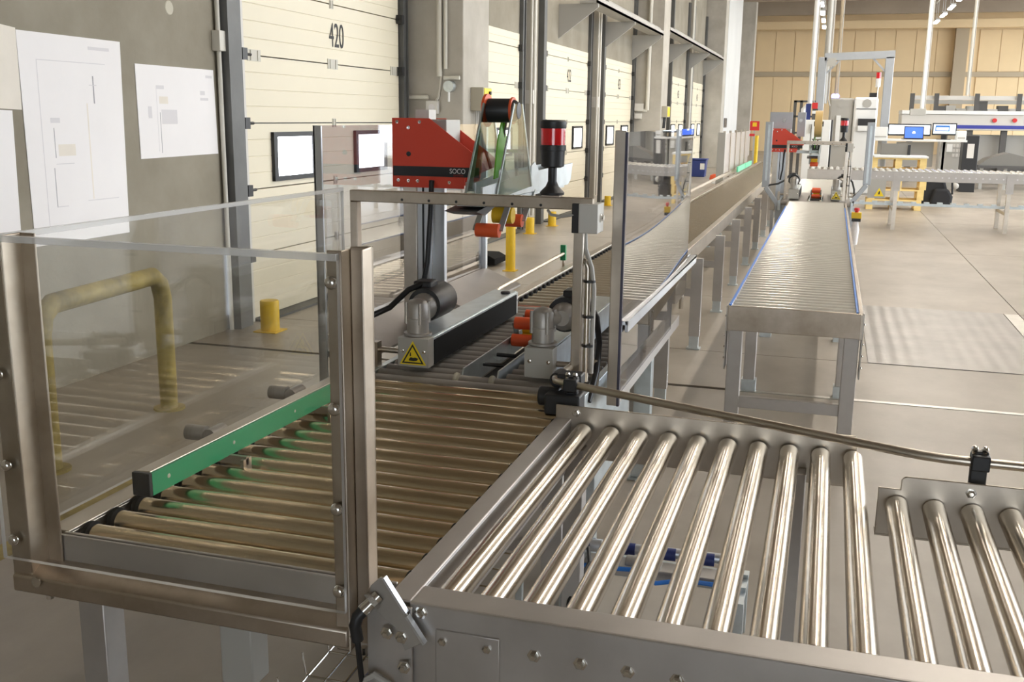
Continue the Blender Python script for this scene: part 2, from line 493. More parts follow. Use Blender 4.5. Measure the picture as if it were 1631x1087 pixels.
# luminaires: rows hung along the hall
HANG = .88
lb = MB().box(-.09, .09, -.78, .78, .0, .07).box(-.01, .01, -.5, -.48, .07, HANG).box(-.01, .01, .48, .5, .07, HANG).mesh('lamp_housing', 'lamp_body')
ld = MB().box(-.075, .075, -.76, .76, -.03, .0).mesh('lamp_tube', 'lamp_diffuser')
rows = [('over the dock lane', -0.8, [16+3.5*i for i in range(12)], 6.2),
        ('over the packing line', 1.9, [4.0+1.565*i for i in range(16)], 6.2),
        ('over the far hall', 4.15, [17.2+3.2*i for i in range(12)], 6.2),
        ('beyond the far hall', 9.0, [6+4*i for i in range(12)], 6.2)]
for nm, xx, ys, zz in rows:
    MBox(xx-.03, xx+.03, ys[0]-1, ys[-1]+1, 7.085, 7.14).build('lamp_trunking', 'lamp_body', ce)
    for yy in ys:
        t = thing('strip_light', 'white fluorescent strip light hung %s' % nm, 'ceiling light', (xx, yy, zz), group='strip lights %s' % nm)
        link('lamp_housing', lb, t); link('lamp_tube', ld, t)

# ================================================================== TRANSFER CONVEYOR (rollers along Y) in front
tc_ = thing('roller_conveyor', 'wide stainless roller conveyor with bright rollers in the right foreground', 'conveyor', (0.2, 2.3, 0))
def P(mb, name, mats, parent, bevel=0, **kw):
    """build a mesh given in world coordinates as a child of a placed parent"""
    o = mb.build(name, mats, parent, None, bevel, **kw)
    off = Vector((0,0,0)); q = parent
    while q is not None:
        off += Vector(q.location); q = q.parent
    for v in o.data.vertices: v.co -= off
    return o
def PL(name, me, parent, loc, rot=None):
    off = Vector((0,0,0)); q = parent
    while q is not None:
        off += Vector(q.location); q = q.parent
    return link(name, me, parent, Vector(loc)-off, 0, rot)
XR = 1.75
b = MB().box(-0.715, XR, 1.690, 1.765, .772, .780).box(-0.715, XR, 1.686, 1.694, .54, .780).box(-0.715, XR, 1.757, 1.765, .735, .775)
P(b, 'near_rail', 'steel_face', tc_, 0.003)
P(MBox(-0.767, -0.715, 1.694, 3.0, .772, .780).box(-0.722, -0.715, 1.70, 3.0, .62, .775).box(-0.767, -0.760, 1.70, 3.0, .66, .775), 'end_rail', 'steel_face', tc_, 0.003)
P(MB().prism([(-.765,.66),(.135,.66),(.135,.775),(.130,.812),(-.765,.822)], 'y', 2.990, 2.997).box(-.765, .135, 2.99, 3.04, .655, .662), 'far_rail', 'steel', tc_, 0.002)
P(MB().prism([(.178,.665),(XR,.665),(XR,.825),(.243,.825),(.236,.822),(.231,.815),(.231,.790),(.178,.790)], 'y', 2.632, 2.639).box(.178, XR, 2.632, 2.68, .66, .667), 'far_rail', 'steel', tc_, 0.002)
RLT = MB().lathe((0,0,0), (0,1,0), [(0, .024), (.004, .0285), (1.196, .0285), (1.2, .024)], 28).cyl((0,-.02,0),(0,1.22,0), .006, 8).mesh('roller', 'roller_chrome')
RLS = MB().lathe((0,0,0), (0,1,0), [(0, .024), (.004, .0285), (.852, .0285), (.856, .024)], 28).cyl((0,-.02,0),(0,.87,0), .006, 8).mesh('roller', 'roller_chrome')
x = -.672
for k in range(27):
    if x < 0.14: PL('roller', RLT, tc_, (x, 1.772, .746))
    else: PL('roller', RLS, tc_, (x+0.012, 1.772, .746))
    x += .0885
for k, xx in enumerate((-.645, -.555, -.463, -.374, -.285, -.195, -.105, 0.0)):
    PL('bolt', BOLT_NY, tc_, (xx, 1.686, .712))
PL('bolt', BOLT_NY, tc_, (-.691, 1.686, .763))
P(MBox(-.66, -.53, 1.682, 1.687, .60, .735), 'joint_plate', 'steel_face', tc_, 0.002)
for xx, yy, zz in ((-.70, 2.99, .80), (.395, 2.632, .80)):
    PL('bolt', BOLT_NY, tc_, (xx, yy, zz))
# legs and cross beams
for xx, y0 in ((-.69, 1.72), (.20, 1.72), (1.5, 1.72), (-.69, 2.93), (-.03, 2.93), (1.5, 2.58)):
    P(MBox(xx-.03, xx+.03, y0, y0+.06, 0.012, .70).box(xx-.05, xx+.05, y0-.02, y0+.08, 0, .012), 'leg', 'steel_face', tc_, 0.003)
# bent guide tube and its clamps
pts = [(-.80, 3.42, .865), (-.80, 3.30, .865), (-.805, 3.20, .866), (-.808, 3.14, .868), (-.795, 3.10, .87), (-.76, 3.075, .87), (-.62, 3.02, .87)]
n0 = len(pts)
for i in range(1, 9): pts.append((-.62+.107*i, 3.02-.0405*i, .87))
pts += [(.28, 2.682, .87), (.33, 2.673, .87), (.38, 2.670, .87), (.60, 2.670, .87), (1.75, 2.670, .87)]
gt = P(MB().tube(pts, .0125, 12), 'guide_tube', 'steel', tc_)
def clamp(parent, x, y, z, name='tube_clamp'):
    o = P(MB().box(x-.02, x+.02, y+.0, y+.022, z-.075, z+.028).box(x-.022, x+.022, y-.022, y+.022, z-.018, z+.022).box(x-.026, x+.026, y-.006, y+.03, z-.085, z-.070), name, 'black_plastic', parent, 0.004)
    for dx in (-.014, .010):
        s = P(MB().ball((x+dx, y+.004, z+.034), .009, 8).cyl((x+dx, y+.004, z+.012), (x+dx, y+.004, z+.034), .006, 8), 'clamp_screw', 'chrome', o)
    return o
clamp(tc_, .412, 2.668, .87)
clamp(tc_, -.735, 3.062, .868)
P(MB().box(-.815, -.70, 3.03, 3.11, .775, .84).cyl((-.85,3.10,.815),(-.78,3.10,.815),.032,14), 'clamp_base', 'black_plastic', tc_, 0.005)
P(MB().cyl((-.80,3.20,.862),(-.80,3.13,.862),.026,14).box(-.79,-.71,3.09,3.15,.86,.895), 'clamp_block', 'black_plastic', tc_, 0.004)

# photo sensor on its bracket at the corner
sb = thing('sensor_bracket', 'slanted steel plate holding a photo sensor with black cable at the conveyor corner', 'sensor', (-.75, 1.68, .7))
P(MB().prism([(-.785,.815),(-.765,.835),(-.757,.835),(-.675,.715),(-.715,.69),(-.735,.735),(-.79,.775)], 'y', 1.662, 1.667), 'angled_plate', 'cast_grey', sb, 0.001)
P(MBox(-.80, -.705, 1.674, 1.680, .60, .775), 'back_plate', 'steel_face', sb, 0.002)
P(MB().bar((-.757,1.664,.836),(-.712,1.664,.770), .005, .014, (0,1,0)), 'reflector_edge', 'aluminium', sb)
P(MB().bar((-.710,1.664,.764),(-.674,1.664,.712), .005, .014, (0,1,0)), 'reflector_edge', 'aluminium', sb)
P(MB().cyl((-.768,1.662,.798),(-.792,1.640,.772), .013, 12).cyl((-.774,1.656,.792),(-.780,1.650,.786), .019, 6), 'sensor_barrel', 'chrome', sb)
P(MB().tube([(-.786,1.645,.778),(-.80,1.634,.762),(-.806,1.634,.742),(-.803,1.638,.71)], .012, 10), 'sensor_plug', 'black_plastic', sb)
P(MB().tube([(-.803,1.638,.71),(-.802,1.64,.68),(-.803,1.65,.63),(-.80,1.66,.58),(-.795,1.68,.5)], .006, 8), 'sensor_cable', 'cable_black', sb)
P(MB().tube([(-.80,1.655,.615),(-.775,1.65,.635),(-.745,1.65,.62),(-.725,1.66,.585),(-.72,1.67,.52)], .007, 8), 'loop_cable', 'cable_grey', sb)
for xx, zz in ((-.752, .722), (-.722, .718), (-.717, .655)):
    PL('bolt', BOLT_NY, sb, (xx, 1.662, zz))

# ================================================================== TURN CONVEYOR (rollers along X), left foreground
uc = thing('roller_conveyor', 'roller conveyor with bronze rollers inside the clear enclosure', 'conveyor', (-1.2, 2.5, 0))
P(MBox(-1.625, -1.568, 1.76, 3.30, .774, .782).box(-1.625, -1.617, 1.76, 3.30, .62, .782).box(-1.576, -1.568, 1.76, 3.3, .70, .776), 'side_rail', 'steel', uc, 0.002)
P(MBox(-1.575, -.77, 1.752, 1.760, .62, .782), 'front_plate', 'steel_face', uc, 0.002)
P(MBox(-1.58, -.76, 3.255, 3.265, .66, .73), 'cross_member', 'steel_dark', uc)
RB = MB().lathe((0,0,0), (1,0,0), [(0, .024), (.004, .029), (.773, .029), (.774, .028)], 24).cyl((-.025,0,0),(.772,0,0), .007, 8).mesh('roller', 'roller_bronze')
RG = MB().lathe((-.018,0,0), (1,0,0), [(0, .030), (.003, .034), (.015, .034), (.018, .030)], 24).mesh('roller_ring', 'black_rubber')
SPR = MB().cyl((.7745,0,0),(.781,0,0), .030, 16).mesh('roller_end', 'black_rubber')
for k in range(17):
    r = PL('roller', RB, uc, (-1.545, 1.815+.0887*k, .750))
    link('roller_ring', RG, r); link('roller_end', SPR, r)
for xx, yy in ((-1.56, 1.80), (-1.56, 3.1), (-.80, 3.1), (-.80, 1.80)):
    P(MBox(xx-.035, xx+.035, yy, yy+.07, .012, .66).box(xx-.06, xx+.06, yy-.03, yy+.1, 0, .012), 'leg', 'steel_face', uc, 0.003)
P(MBox(-1.56, -.80, 3.12, 3.16, .25, .29), 'stretcher', 'steel_face', uc)
P(MBox(-1.22, -1.14, 1.80, 1.87, .45, .62), 'drive_housing', 'grey_paint', uc, 0.004)
# green side guide with its stand-offs
gg = P(MB().prism([(-1.535,1.955),(-1.497,1.962),(-1.472,3.04),(-1.51,3.04)], 'z', .806, .862), 'guide_body', 'steel', uc, 0.002)
P(MB().prism([(-1.497,1.958),(-1.489,1.958),(-1.464,3.04),(-1.472,3.04)], 'z', .803, .860), 'green_strip', 'green_guide', gg, 0.001)
P(MBox(-1.537, -1.488, 1.945, 1.957, .804, .862), 'guide_end_cap', 'black_plastic', gg, 0.002)
for yy in (2.02, 2.30, 2.62, 2.92):
    P(MB().lathe((-1.492+.023*(yy-1.96)/1.08*1.0+.003,yy,.833),(1,0,0),[(0,.006),(.002,.004)],10), 'rivet', 'putty', gg)
for yy in (2.28, 2.78):
    P(MB().box(-1.60, -1.43, yy-.006, yy+.006, .782, .805).box(-1.44, -1.43, yy-.02, yy+.02, .76, .80), 'guide_bracket', 'steel_dark', gg)
for yy in (2.35, 2.80):
    P(MB().cyl((-1.66,yy,.83),(-1.60,yy,.83),.022,12).cyl((-1.60,yy,.83),(-1.53,yy,.83),.009,10).cyl((-1.58,yy-.02,.83),(-1.58,yy+.05,.83),.02,12), 'guide_clamp', 'cast_grey', gg)

# pneumatic bundle lying on shelf under the turn conveyor
pb = thing('pneumatic_unit', 'air cylinders with blue hoses lying on a rack under the bright rollers', 'pneumatics', (-.45, 3.0, .2))
for xx in (-.78, -.19): P(MBox(xx,xx+.03,2.90,3.16,.185,.20).box(xx,xx+.03,3.10,3.13,0,.19).box(xx,xx+.03,2.93,2.96,0,.19), 'rack_leg', 'galvanised', pb)
for yy in (2.99, 3.09): P(MBox(-.78,-.16,yy,yy+.025,.195,.215), 'rack_bar', 'galvanised', pb)
P(MB().cyl((-.76,3.10,.245),(-.19,3.13,.245),.018,12).cyl((-.70,3.10,.245),(-.66,3.1,.245),.023,12), 'air_cylinder', 'aluminium', pb)
for xx in (-.74, -.60, -.46, -.33):
    P(MB().cyl((xx,3.102,.246),(xx+.055,3.105,.246),.0215,12), 'cylinder_collar', 'blue_navy', pb)
P(MB().box(-.70, -.25, 2.98, 3.06, .20, .235).cyl((-.56,3.02,.23),(-.44,3.02,.23),.03,12), 'valve_block', 'cast_grey', pb, 0.004)
P(MB().tube([(-.75,2.98,.22),(-.60,2.965,.23),(-.50,2.96,.24),(-.44,2.90,.23),(-.36,2.95,.23),(-.25,2.94,.235),(-.18,2.95,.23)], .008, 8), 'air_hose', 'blue_hose', pb)
P(MB().tube([(-.70,3.06,.25),(-.66,2.9,.27),(-.69,2.75,.2),(-.68,2.6,.05)], .007, 8), 'black_cable', 'cable_black', pb)

pb.location.y += 0.17

# wire basket tray under the enclosure
wbk = thing('cable_tray', 'wire mesh cable tray with blue cable under the turn conveyor', 'cable tray', (-1.0, 2.1, .3))
for i in range(7):
    P(MB().tube([(-1.12+.05*i,1.86,.36),(-1.16+.05*i,2.9,.36)], .003, 6), 'tray_wire', 'chrome', wbk)
for i in range(9):
    P(MB().tube([(-1.14,1.9+.12*i,.42),(-1.13,1.9+.12*i,.36),(-.82,1.9+.12*i,.36),(-.81,1.9+.12*i,.42)], .003, 6), 'tray_hoop', 'chrome', wbk)
P(MB().tube([(-.98,1.84,.375),(-.97,2.1,.375),(-1.0,2.5,.375),(-1.0,2.9,.375)], .010, 8), 'tray_cable', 'blue_navy', wbk)
P(MB().tube([(-.92,1.84,.375),(-.93,2.2,.375),(-.92,2.9,.375)], .012, 8), 'tray_cable', 'cable_black', wbk)
for xx, yy in ((-1.13,1.9),(-.82,2.8),(-1.13,2.8),(-.82,1.9)): P(MBox(xx-.01,xx+.01,yy-.01,yy+.01,0,.36), 'tray_stand', 'galvanised', wbk)

# clear enclosure round the turn conveyor
en = thing('safety_enclosure', 'clear acrylic guard with stainless corner posts around the turn conveyor', 'guard', (-1.2, 1.7, .65))
P(MB().box(-1.650,-1.605,1.676,1.681,.665,1.452).box(-1.605,-1.600,1.676,1.735,.665,1.452).box(-1.605,-1.565,1.730,1.735,.665,1.452), 'corner_post', 'steel_dark', en, 0.002)
P(MB().box(-.868,-.838,1.676,1.681,.66,1.458).box(-.842,-.838,1.676,1.735,.66,1.458).box(-.838,-.795,1.712,1.717,.66,1.462).box(-.799,-.795,1.676,1.717,.80,1.462), 'corner_post', 'steel_dark', en, 0.002)
P(MB().prism([(1.668,.668),(1.668,.705),(1.70,.722),(1.745,.722),(1.745,.668)], 'x', -1.648, -.84), 'bottom_beam', 'steel_dark', en, 0.004)
P(MBox(-1.60, -.84, 1.738, 1.745, .70, .782), 'kick_plate', 'steel_face', en, 0.002)
def pane(parent, name, x0, x1, y0, y1, z0, z1, thin, clear='acrylic', edge='acrylic_edge'):
    b = MB(); b.mi = 0
    b.box(x0, x1, y0, y1, z0, z1)
    b.m = [1]*6
    keep = {'y': (2, 4), 'x': (3, 5)}[thin]
    for i in keep: b.m[i] = 0
    return P(b, name, [clear, edge], parent)
pane(en, 'front_pane', -1.662, -.842, 1.664, 1.675, .745, 1.452, 'y')
pane(en, 'side_pane', -1.646, -1.635, 1.69, 3.30, .79, 1.448, 'x')
P(MBox(-1.662,-.842,1.6625,1.6765,1.440,1.4535), 'pane_edge_glint', 'edge_glint', en, .001)  # added strips, painted glow of the acrylic's top edges
P(MBox(-1.6475,-1.6335,1.69,3.30,1.437,1.4495), 'pane_edge_glint', 'edge_glint', en, .001)
for zz in (1.40, 1.16, .96, .79):
    for xx in (-1.632, -.855):
        P(MB().lathe((xx,1.668,zz),(0,-1,0),[(0,.013),(.003,.013),(.008,.010),(.010,.005)],14), 'dome_bolt', 'chrome', en)
for xx in (-1.58, -.82):
    P(MB().cyl((xx,1.70,.66),(xx,1.70,.645),.008,8).cyl((xx,1.665,.70),(xx,1.60+.062,.70),.012,8), 'foot_bolt', 'chrome', en)

# ================================================================== CARTON SEALER
def sealer(cx, y0, label, gate_x, dz=0.0, tape=False, near=True):
    """case taping machine; cx centre of lane, y0 front of belt units"""
    L = lambda x, y, z: (cx+x, y0+y, z)
    t = thing('carton_sealer', label, 'packing machine', (cx, y0, 0))
    def B(x0, x1, ya, yb, z0, z1): return MBox(cx+x0, cx+x1, y0+ya, y0+yb, z0, z1)
    # bed
    P(B(-.41,-.385,-.10,1.45,.66,.775), 'side_rail', 'galvanised', t, 0.002)
    P(B(.405,.43,-.10,1.45,.66,.775), 'side_rail', 'galvanised', t, 0.002)
    for xx in (-.40, .40):
        for yy in (.05, 1.25):
            P(B(xx-.04, xx+.04, yy, yy+.07, .012, .66).box(cx+xx-.06, cx+xx+.06, y0+yy-.02, y0+yy+.09, 0, .012), 'leg', 'galvanised', t, 0.003)
    P(B(-.36,.36,.10,1.15,.28,.60), 'base_housing', 'grey_paint', t, 0.006)
    P(B(.37,.40,.02,.9,.30,.655), 'side_cover', 'galvanised', t, 0.003)
    # rollers
    R0 = MB().cyl((-.38,0,0),(.40,0,0),.027,16).mesh('roller', 'roller_grey')
    RL = MB().cyl((-.38,0,0),(-.085,0,0),.027,16).mesh('roller', 'roller_grey')
    RR = MB().cyl((.095,0,0),(.40,0,0),.027,16).mesh('roller', 'roller_grey')
    k = 0; yy = -.07
    while yy < 1.44:
        if yy < .05 or yy > 1.08: PL('roller', R0, t, L(0, yy, .751))
        else: PL('roller', RL, t, L(0, yy, .751)); PL('roller', RR, t, L(0, yy, .751))
        yy += .0775
    # lower tape head: channel rails, discs, orange rollers
    lt = P(B(-.07,.08,.06,1.06,.62,.70), 'lower_tape_head', 'black_plastic', t)
    for xx in (-.06, .075):
        P(MB().prism([(y0+.0,.745),(y0+.03,.800),(y0+1.02,.800),(y0+1.02,.72),(y0+.05,.72)], 'x', cx+xx, cx+xx+.006), 'head_rail', 'galvanised', lt)
    for xx in (-.075, .06):
        P(MB().lathe(L(xx,-.012,.760),(1,0,0),[(0,.030),(.004,.032),(.010,.032),(.014,.030)],18), 'guide_disc', 'putty', lt)
    for yy, zz, rr in ((.64,.855,.026),(.60,.790,.026),(.80,.86,.024)):
        P(MB().cyl(L(-.045,yy,zz),L(.055,yy,zz),rr,18), 'wipe_roller', 'orange', lt)
        for xx in (-.05, .057):
            P(MB().bar(L(xx,yy,zz),L(xx,yy+.08,.75),.006,.02,(1,0,0)), 'roller_arm', 'galvanised', lt)
    P(MB().cyl(L(-.03,.72,.82),L(.05,.72,.82),.030,16).box(cx-.03,cx+.07,y0+.68,y0+.76,.775,.80), 'tape_core', 'yellow', lt)
    for yy in (.25, .42):
        P(MB().cyl(L(-.055,yy,.765),L(.075,yy,.765),.008,8), 'head_pin', 'black_plastic', lt)
    # side belt units with gear motors
    for side, x0, x1 in ((-1,-.300,-.182),(1,.185,.288)):
        u = P(B(x0,x1,0,1.13,.800,.902), 'belt_unit', 'galvanised', t, 0.003)
        P(B(x0-.001,x1+.001,-.006,.05,.796,.905), 'front_cap', 'grey_paint', u, 0.002)
        xi = x1 if side < 0 else x0
        P(B(xi-.003,xi+.003,.055,1.10,.800,.892), 'drive_belt', 'black_rubber', u)
        P(B(x0+.005,x1-.005,.05,1.12,.902,.907), 'top_strip', 'galvanised', u)
        for xx in (x0+.018, x1-.016):
            o = PL('bolt', BOLT_SM, u, L(xx,-.006,.856))
        if side < 0:
            o = P(MB().lathe(L(x1-.03,1.03,.907),(0,0,1),[(0,.022),(.008,.022),(.010,.018)],14), 'cap_screw', 'black_plastic', u)
        # gearbox
        gx = x0+.052 if side < 0 else x0+.048
        g = P(MB().lathe(L(gx,.06,.907),(0,0,1),[(0,.052),(.008,.052),(.009,.040),(.055,.040),(.056,.043),(.062,.043),(.063,.040),(.115,.040),(.128,.030),(.134,.012)],20), 'gearbox', 'cast_grey', u)
        for an in range(4):
            a_ = an*math.pi/2+.6
            P(MB().cyl(L(gx+.043*math.cos(a_),.06+.043*math.sin(a_),.95),L(gx+.043*math.cos(a_),.06+.043*math.sin(a_),1.03),.007,8), 'gearbox_rib', 'cast_grey', g)
        mx = gx-.0 if side < 0 else gx+.062
        my = .10
        P(MB().lathe(L(mx,my-.02,1.0),(0,1,0),[(0,.028),(.012,.034),(.03,.050),(.045,.052)],22).cyl(L(gx,.06,1.0),L(mx,my+.02,1.0),.03,14), 'motor_flange', 'cast_grey', g)
        m_ = P(MB().lathe(L(mx,my+.025,1.005),(0,1,0),[(0,.060),(.0,.064),(.025,.066),(.18,.066),(.19,.060),(.192,.02)],24), 'motor', 'black_plastic', u)
        P(MB().box(cx+mx-.035+side*.02,cx+mx+.035+side*.02,y0+my+.05,y0+my+.13,1.055,1.09), 'terminal_box', 'black_plastic', m_, 0.006)
        for a_ in range(6):
            P(MB().ball(L(mx+.045*math.cos(a_*1.047),my+.024,1.003+.045*math.sin(a_*1.047)),.005,6), 'flange_bolt', 'chrome', g)
        P(MB().cyl(L(x0 if side<0 else x1,.05,.84),L(-.42 if side<0 else .44,.05,.84),.011,10), 'mount_bar', 'steel', u)
        P(B(-.425 if side<0 else .42,-.40 if side<0 else .44,.03,.07,.77,.87), 'mount_post', 'steel_dark', u)
    # warning triangle on the front cap
    sx0 = -.241 if near else .237
    tri = MB().prism([(cx+sx0-.052,.806),(cx+sx0+.052,.806),(cx+sx0,.894)], 'y', y0-.0085, y0-.006)
    sg = P(tri, 'warning_sign', 'sign_yellow', t)
    bb = MB()
    pp = [(sx0-.043,.8105),(sx0+.043,.8105),(sx0,.884)]
    qq = [(sx0-.034,.8155),(sx0+.034,.8155),(sx0,.8735)]
    for i in range(3):
        j = (i+1) % 3
        bb.prism([(cx+pp[i][0],pp[i][1]),(cx+pp[j][0],pp[j][1]),(cx+qq[j][0],qq[j][1]),(cx+qq[i][0],qq[i][1])], 'y', y0-.0092, y0-.0084)
    bb.prism([(cx+sx0-.016,.821),(cx+sx0+.004,.820),(cx+sx0+.016,.822),(cx+sx0+.022,.830),(cx+sx0+.010,.834),(cx+sx0+.002,.832),(cx+sx0-.008,.834),(cx+sx0-.014,.828)], 'y', y0-.0092, y0-.0084)
    bb.prism([(cx+sx0-.012,.838),(cx+sx0-.006,.838),(cx+sx0-.007,.852),(cx+sx0-.010,.852)], 'y', y0-.0092, y0-.0084)
    P(bb, 'warning_print', 'black_plastic', sg)
    # motor cables
    P(MB().tube([L(-.27,.16,1.08),L(-.31,.12,1.06),L(-.36,.06,1.0),L(-.43,.0,.965),L(-.52,-.02,.95),L(-.58,.1,.9)], .011, 10), 'motor_cable', 'cable_black', t)
    P(MB().tube([L(.33,.20,1.06),L(.37,.18,1.045),L(.41,.14,1.0),L(.435,.08,.92),L(.44,.02,.83),L(.43,-.05,.74)], .011, 10), 'motor_cable', 'cable_black', t)
    # mast
    ms = P(B(-.540,-.480,.62,.645,.60,1.46+dz), 'mast', 'steel', t, 0.002)
    P(B(-.480,-.425,.63,.66,.60,1.46+dz), 'mast_profile', 'aluminium', ms, 0.002)
    P(B(-.457,-.449,.626,.632,.99,1.46+dz), 'mast_slot', 'black_plastic', ms)
    P(B(-.425,-.37,.66,.69,.60,1.46+dz), 'mast_plate', 'aluminium', ms, 0.002)
    P(MB().tube([L(-.395,.58,1.44+dz),L(-.405,.59,1.30),L(-.412,.57,1.1),L(-.43,.55,.98)], .011, 10), 'mast_cable', 'cable_black', ms)
    P(B(-.49,-.43,.64,.72,1.45+dz,1.725+dz), 'mast_top', 'light_grey_box', ms) if near else None
    # red upper head housing
    z0, z1 = 1.408+dz, 1.690+dz
    prof = [(-.578,z0),(-.262,z0),(-.255,z0+.055),(-.185,z0+.085),(-.185,z0+.118),(-.413,z1),(-.578,z1)]
    prof = [(cx+a, c) for a, c in prof]
    hd = P(MB().prism(prof, 'y', y0+.600, y0+.604), 'head_housing', 'machine_red', t)
    P(MB().prism(prof, 'y', y0+.790, y0+.794), 'housing_side', 'machine_red', hd)
    P(B(-.578,-.575,.604,.79,z0,z1), 'housing_back', 'machine_red', hd)
    P(B(-.450,-.345,.62,.785,z0+.02,z1-.004), 'grey_block', 'grey_paint', hd, 0.003)
    P(MB().box(cx-.574,cx-.195,y0+.597,y0+.6,z0+.047,z0+.087), 'black_band', 'black_plastic', hd)
    text('maker_lettering', 'SOCO', .028, 'white_paint', hd, Matrix.Translation((-.288,.5955,z0+.070)) @ FACE_NY, sx=.88)
    text('maker_lettering', 'SYSTEM', .014, 'machine_red_inner', hd, Matrix.Translation((-.284,.5955,z0+.052)) @ FACE_NY, sx=.9)
    for a, c in ((-.555,z1-.015),(-.455,z1-.015),(-.505,z1-.038),(-.552,z0+.028),(-.507,z0+.027),(-.465,z0+.027),(-.325,z0+.024)):
        PL('bolt', BOLT_SM, hd, L(a,.598,c))
    P(MB().cyl(L(-.505,.598,z1-.145),L(-.505,.6,z1-.145),.010,14), 'grommet', 'black_plastic', hd)
    # arm to the tape head
    P(B(-.27,.0,.64,.70,z0-.012,z0+.025), 'head_arm', 'galvanised', t, 0.002)
    # upper tape head: channel body along Y, clear dispenser plates, reel
    uh = P(MB().prism([(y0+.02,z0+.000),(y0+1.25,z0-.01),(y0+1.30,z0+.01),(y0+1.33,z0+.085),(y0+.60,z0+.075),(y0+.02,z0+.050)], 'x', cx+.010, cx+.016), 'upper_tape_head', 'galvanised', t)
    P(MB().prism([(y0+.26,z0+.000),(y0+1.25,z0-.01),(y0+1.33,z0+.085),(y0+.60,z0+.075),(y0+.26,z0+.050)], 'x', cx-.096, cx-.090), 'head_plate', 'galvanised', uh)
    P(B(-.09,.01,.05,1.2,z0-.02,z0-.008), 'head_base', 'galvanised', uh)
    P(B(-.09,.01,1.22,1.29,z0,z0+.08), 'head_end', 'black_plastic', uh)
    for ya in (.20, .62):
        P(MB().prism([(y0+ya,z0+.055),(y0+ya,z0+.10),(y0+ya+.05,z0+.115),(y0+ya+.13,z0+.065)], 'x', cx+.016, cx+.020), 'hinge_ear', 'galvanised', uh)
    for xx in (-.10, .02):
        P(MB().prism([(y0+.16,z0+.0),(y0+.62,z0+.02),(y0+.47,z0+.34),(y0+.37,z0+.34)], 'x', cx+xx, cx+xx+.004), 'dispenser_plate', ['dispenser_plate'], uh)
        P(MB().bar(L(xx,.16,z0),L(xx,.37,z0+.34),.012,.006,(1,0,0)), 'plate_edge', 'galvanised', uh)
        P(MB().bar(L(xx,.62,z0+.02),L(xx,.47,z0+.34),.012,.006,(1,0,0)), 'plate_edge', 'galvanised', uh)
    P(MB().bar(L(-.105,.24,z0+.03),L(-.105,.36,z0+.30),.014,.008,(1,0,0)), 'tension_rod', 'pipe_cream', uh)
    P(MB().cyl(L(-.09,.50,z0+.06),L(-.03,.44,z0+.30),.007,8).cyl(L(-.02,.55,z0+.05),L(-.02,.53,z0+.16),.008,8).cyl(L(-.09,.52,z0+.16),L(.02,.52,z0+.16),.008,8), 'guide_pins', 'chrome', uh)
    P(MB().prism([(y0+.34,z0+.06),(y0+.46,z0+.07),(y0+.50,z0+.20),(y0+.44,z0+.29),(y0+.38,z0+.20)], 'x', cx-.05, cx-.045), 'green_lever', 'green_bright', uh)
    rz = z0+.315
    if tape:
        P(MB().lathe(L(-.065,.42,rz+.03),(1,0,0),[(0,.155),(.085,.155)],32), 'tape_roll', 'tape_tan', uh)
        P(MB().cyl(L(-.075,.42,rz+.03),L(.035,.42,rz+.03),.03,16), 'reel_hub', 'black_plastic', uh)
    else:
        P(MB().lathe(L(-.095,.42,rz),(1,0,0),[(0,.045),(.095,.045),(.12,.030),(.122,.01)],24), 'reel_core', 'black_plastic', uh)
        P(MB().lathe(L(-.108,.42,rz),(1,0,0),[(0,.040),(.0,.062),(.010,.062),(.011,.040)],28), 'reel_flange', 'orange', uh)
        P(MB().lathe(L(-.004,.42,rz),(1,0,0),[(0,.040),(.0,.050),(.008,.050),(.009,.040)],24), 'reel_flange', 'orange', uh)
    for ya, zz in ((.25, z0-.125), (.55, z0-.115)):
        P(MB().cyl(L(-.085,ya,zz),L(.005,ya,zz),.026,18), 'wipe_roller', 'orange', uh)
        for xx in (-.09, .008):
            P(MB().bar(L(xx,ya,zz),L(xx,ya+.14,z0),.006,.022,(1,0,0)), 'roller_arm', 'galvanised', uh)
    P(MB().cyl(L(-.08,.44,z0-.085),L(.0,.44,z0-.085),.032,16), 'brush_roller', 'yellow', uh)
    P(MB().prism([(y0-.0,z0-.035),(y0+.16,z0-.02),(y0+.22,z0-.03),(y0+.10,z0-.055)], 'x', cx-.12, cx+.0), 'ski_plate', 'black_plastic', uh)
    return t
s1 = sealer(-1.17, 3.39, 'red topped carton taping machine behind the turn conveyor, reel empty', (-1.6, -.74))
s2 = sealer(-.15, 12.6, 'distant red topped carton taping machine carrying a tan tape roll', (-.49, .21), dz=-.09, tape=True, near=False)

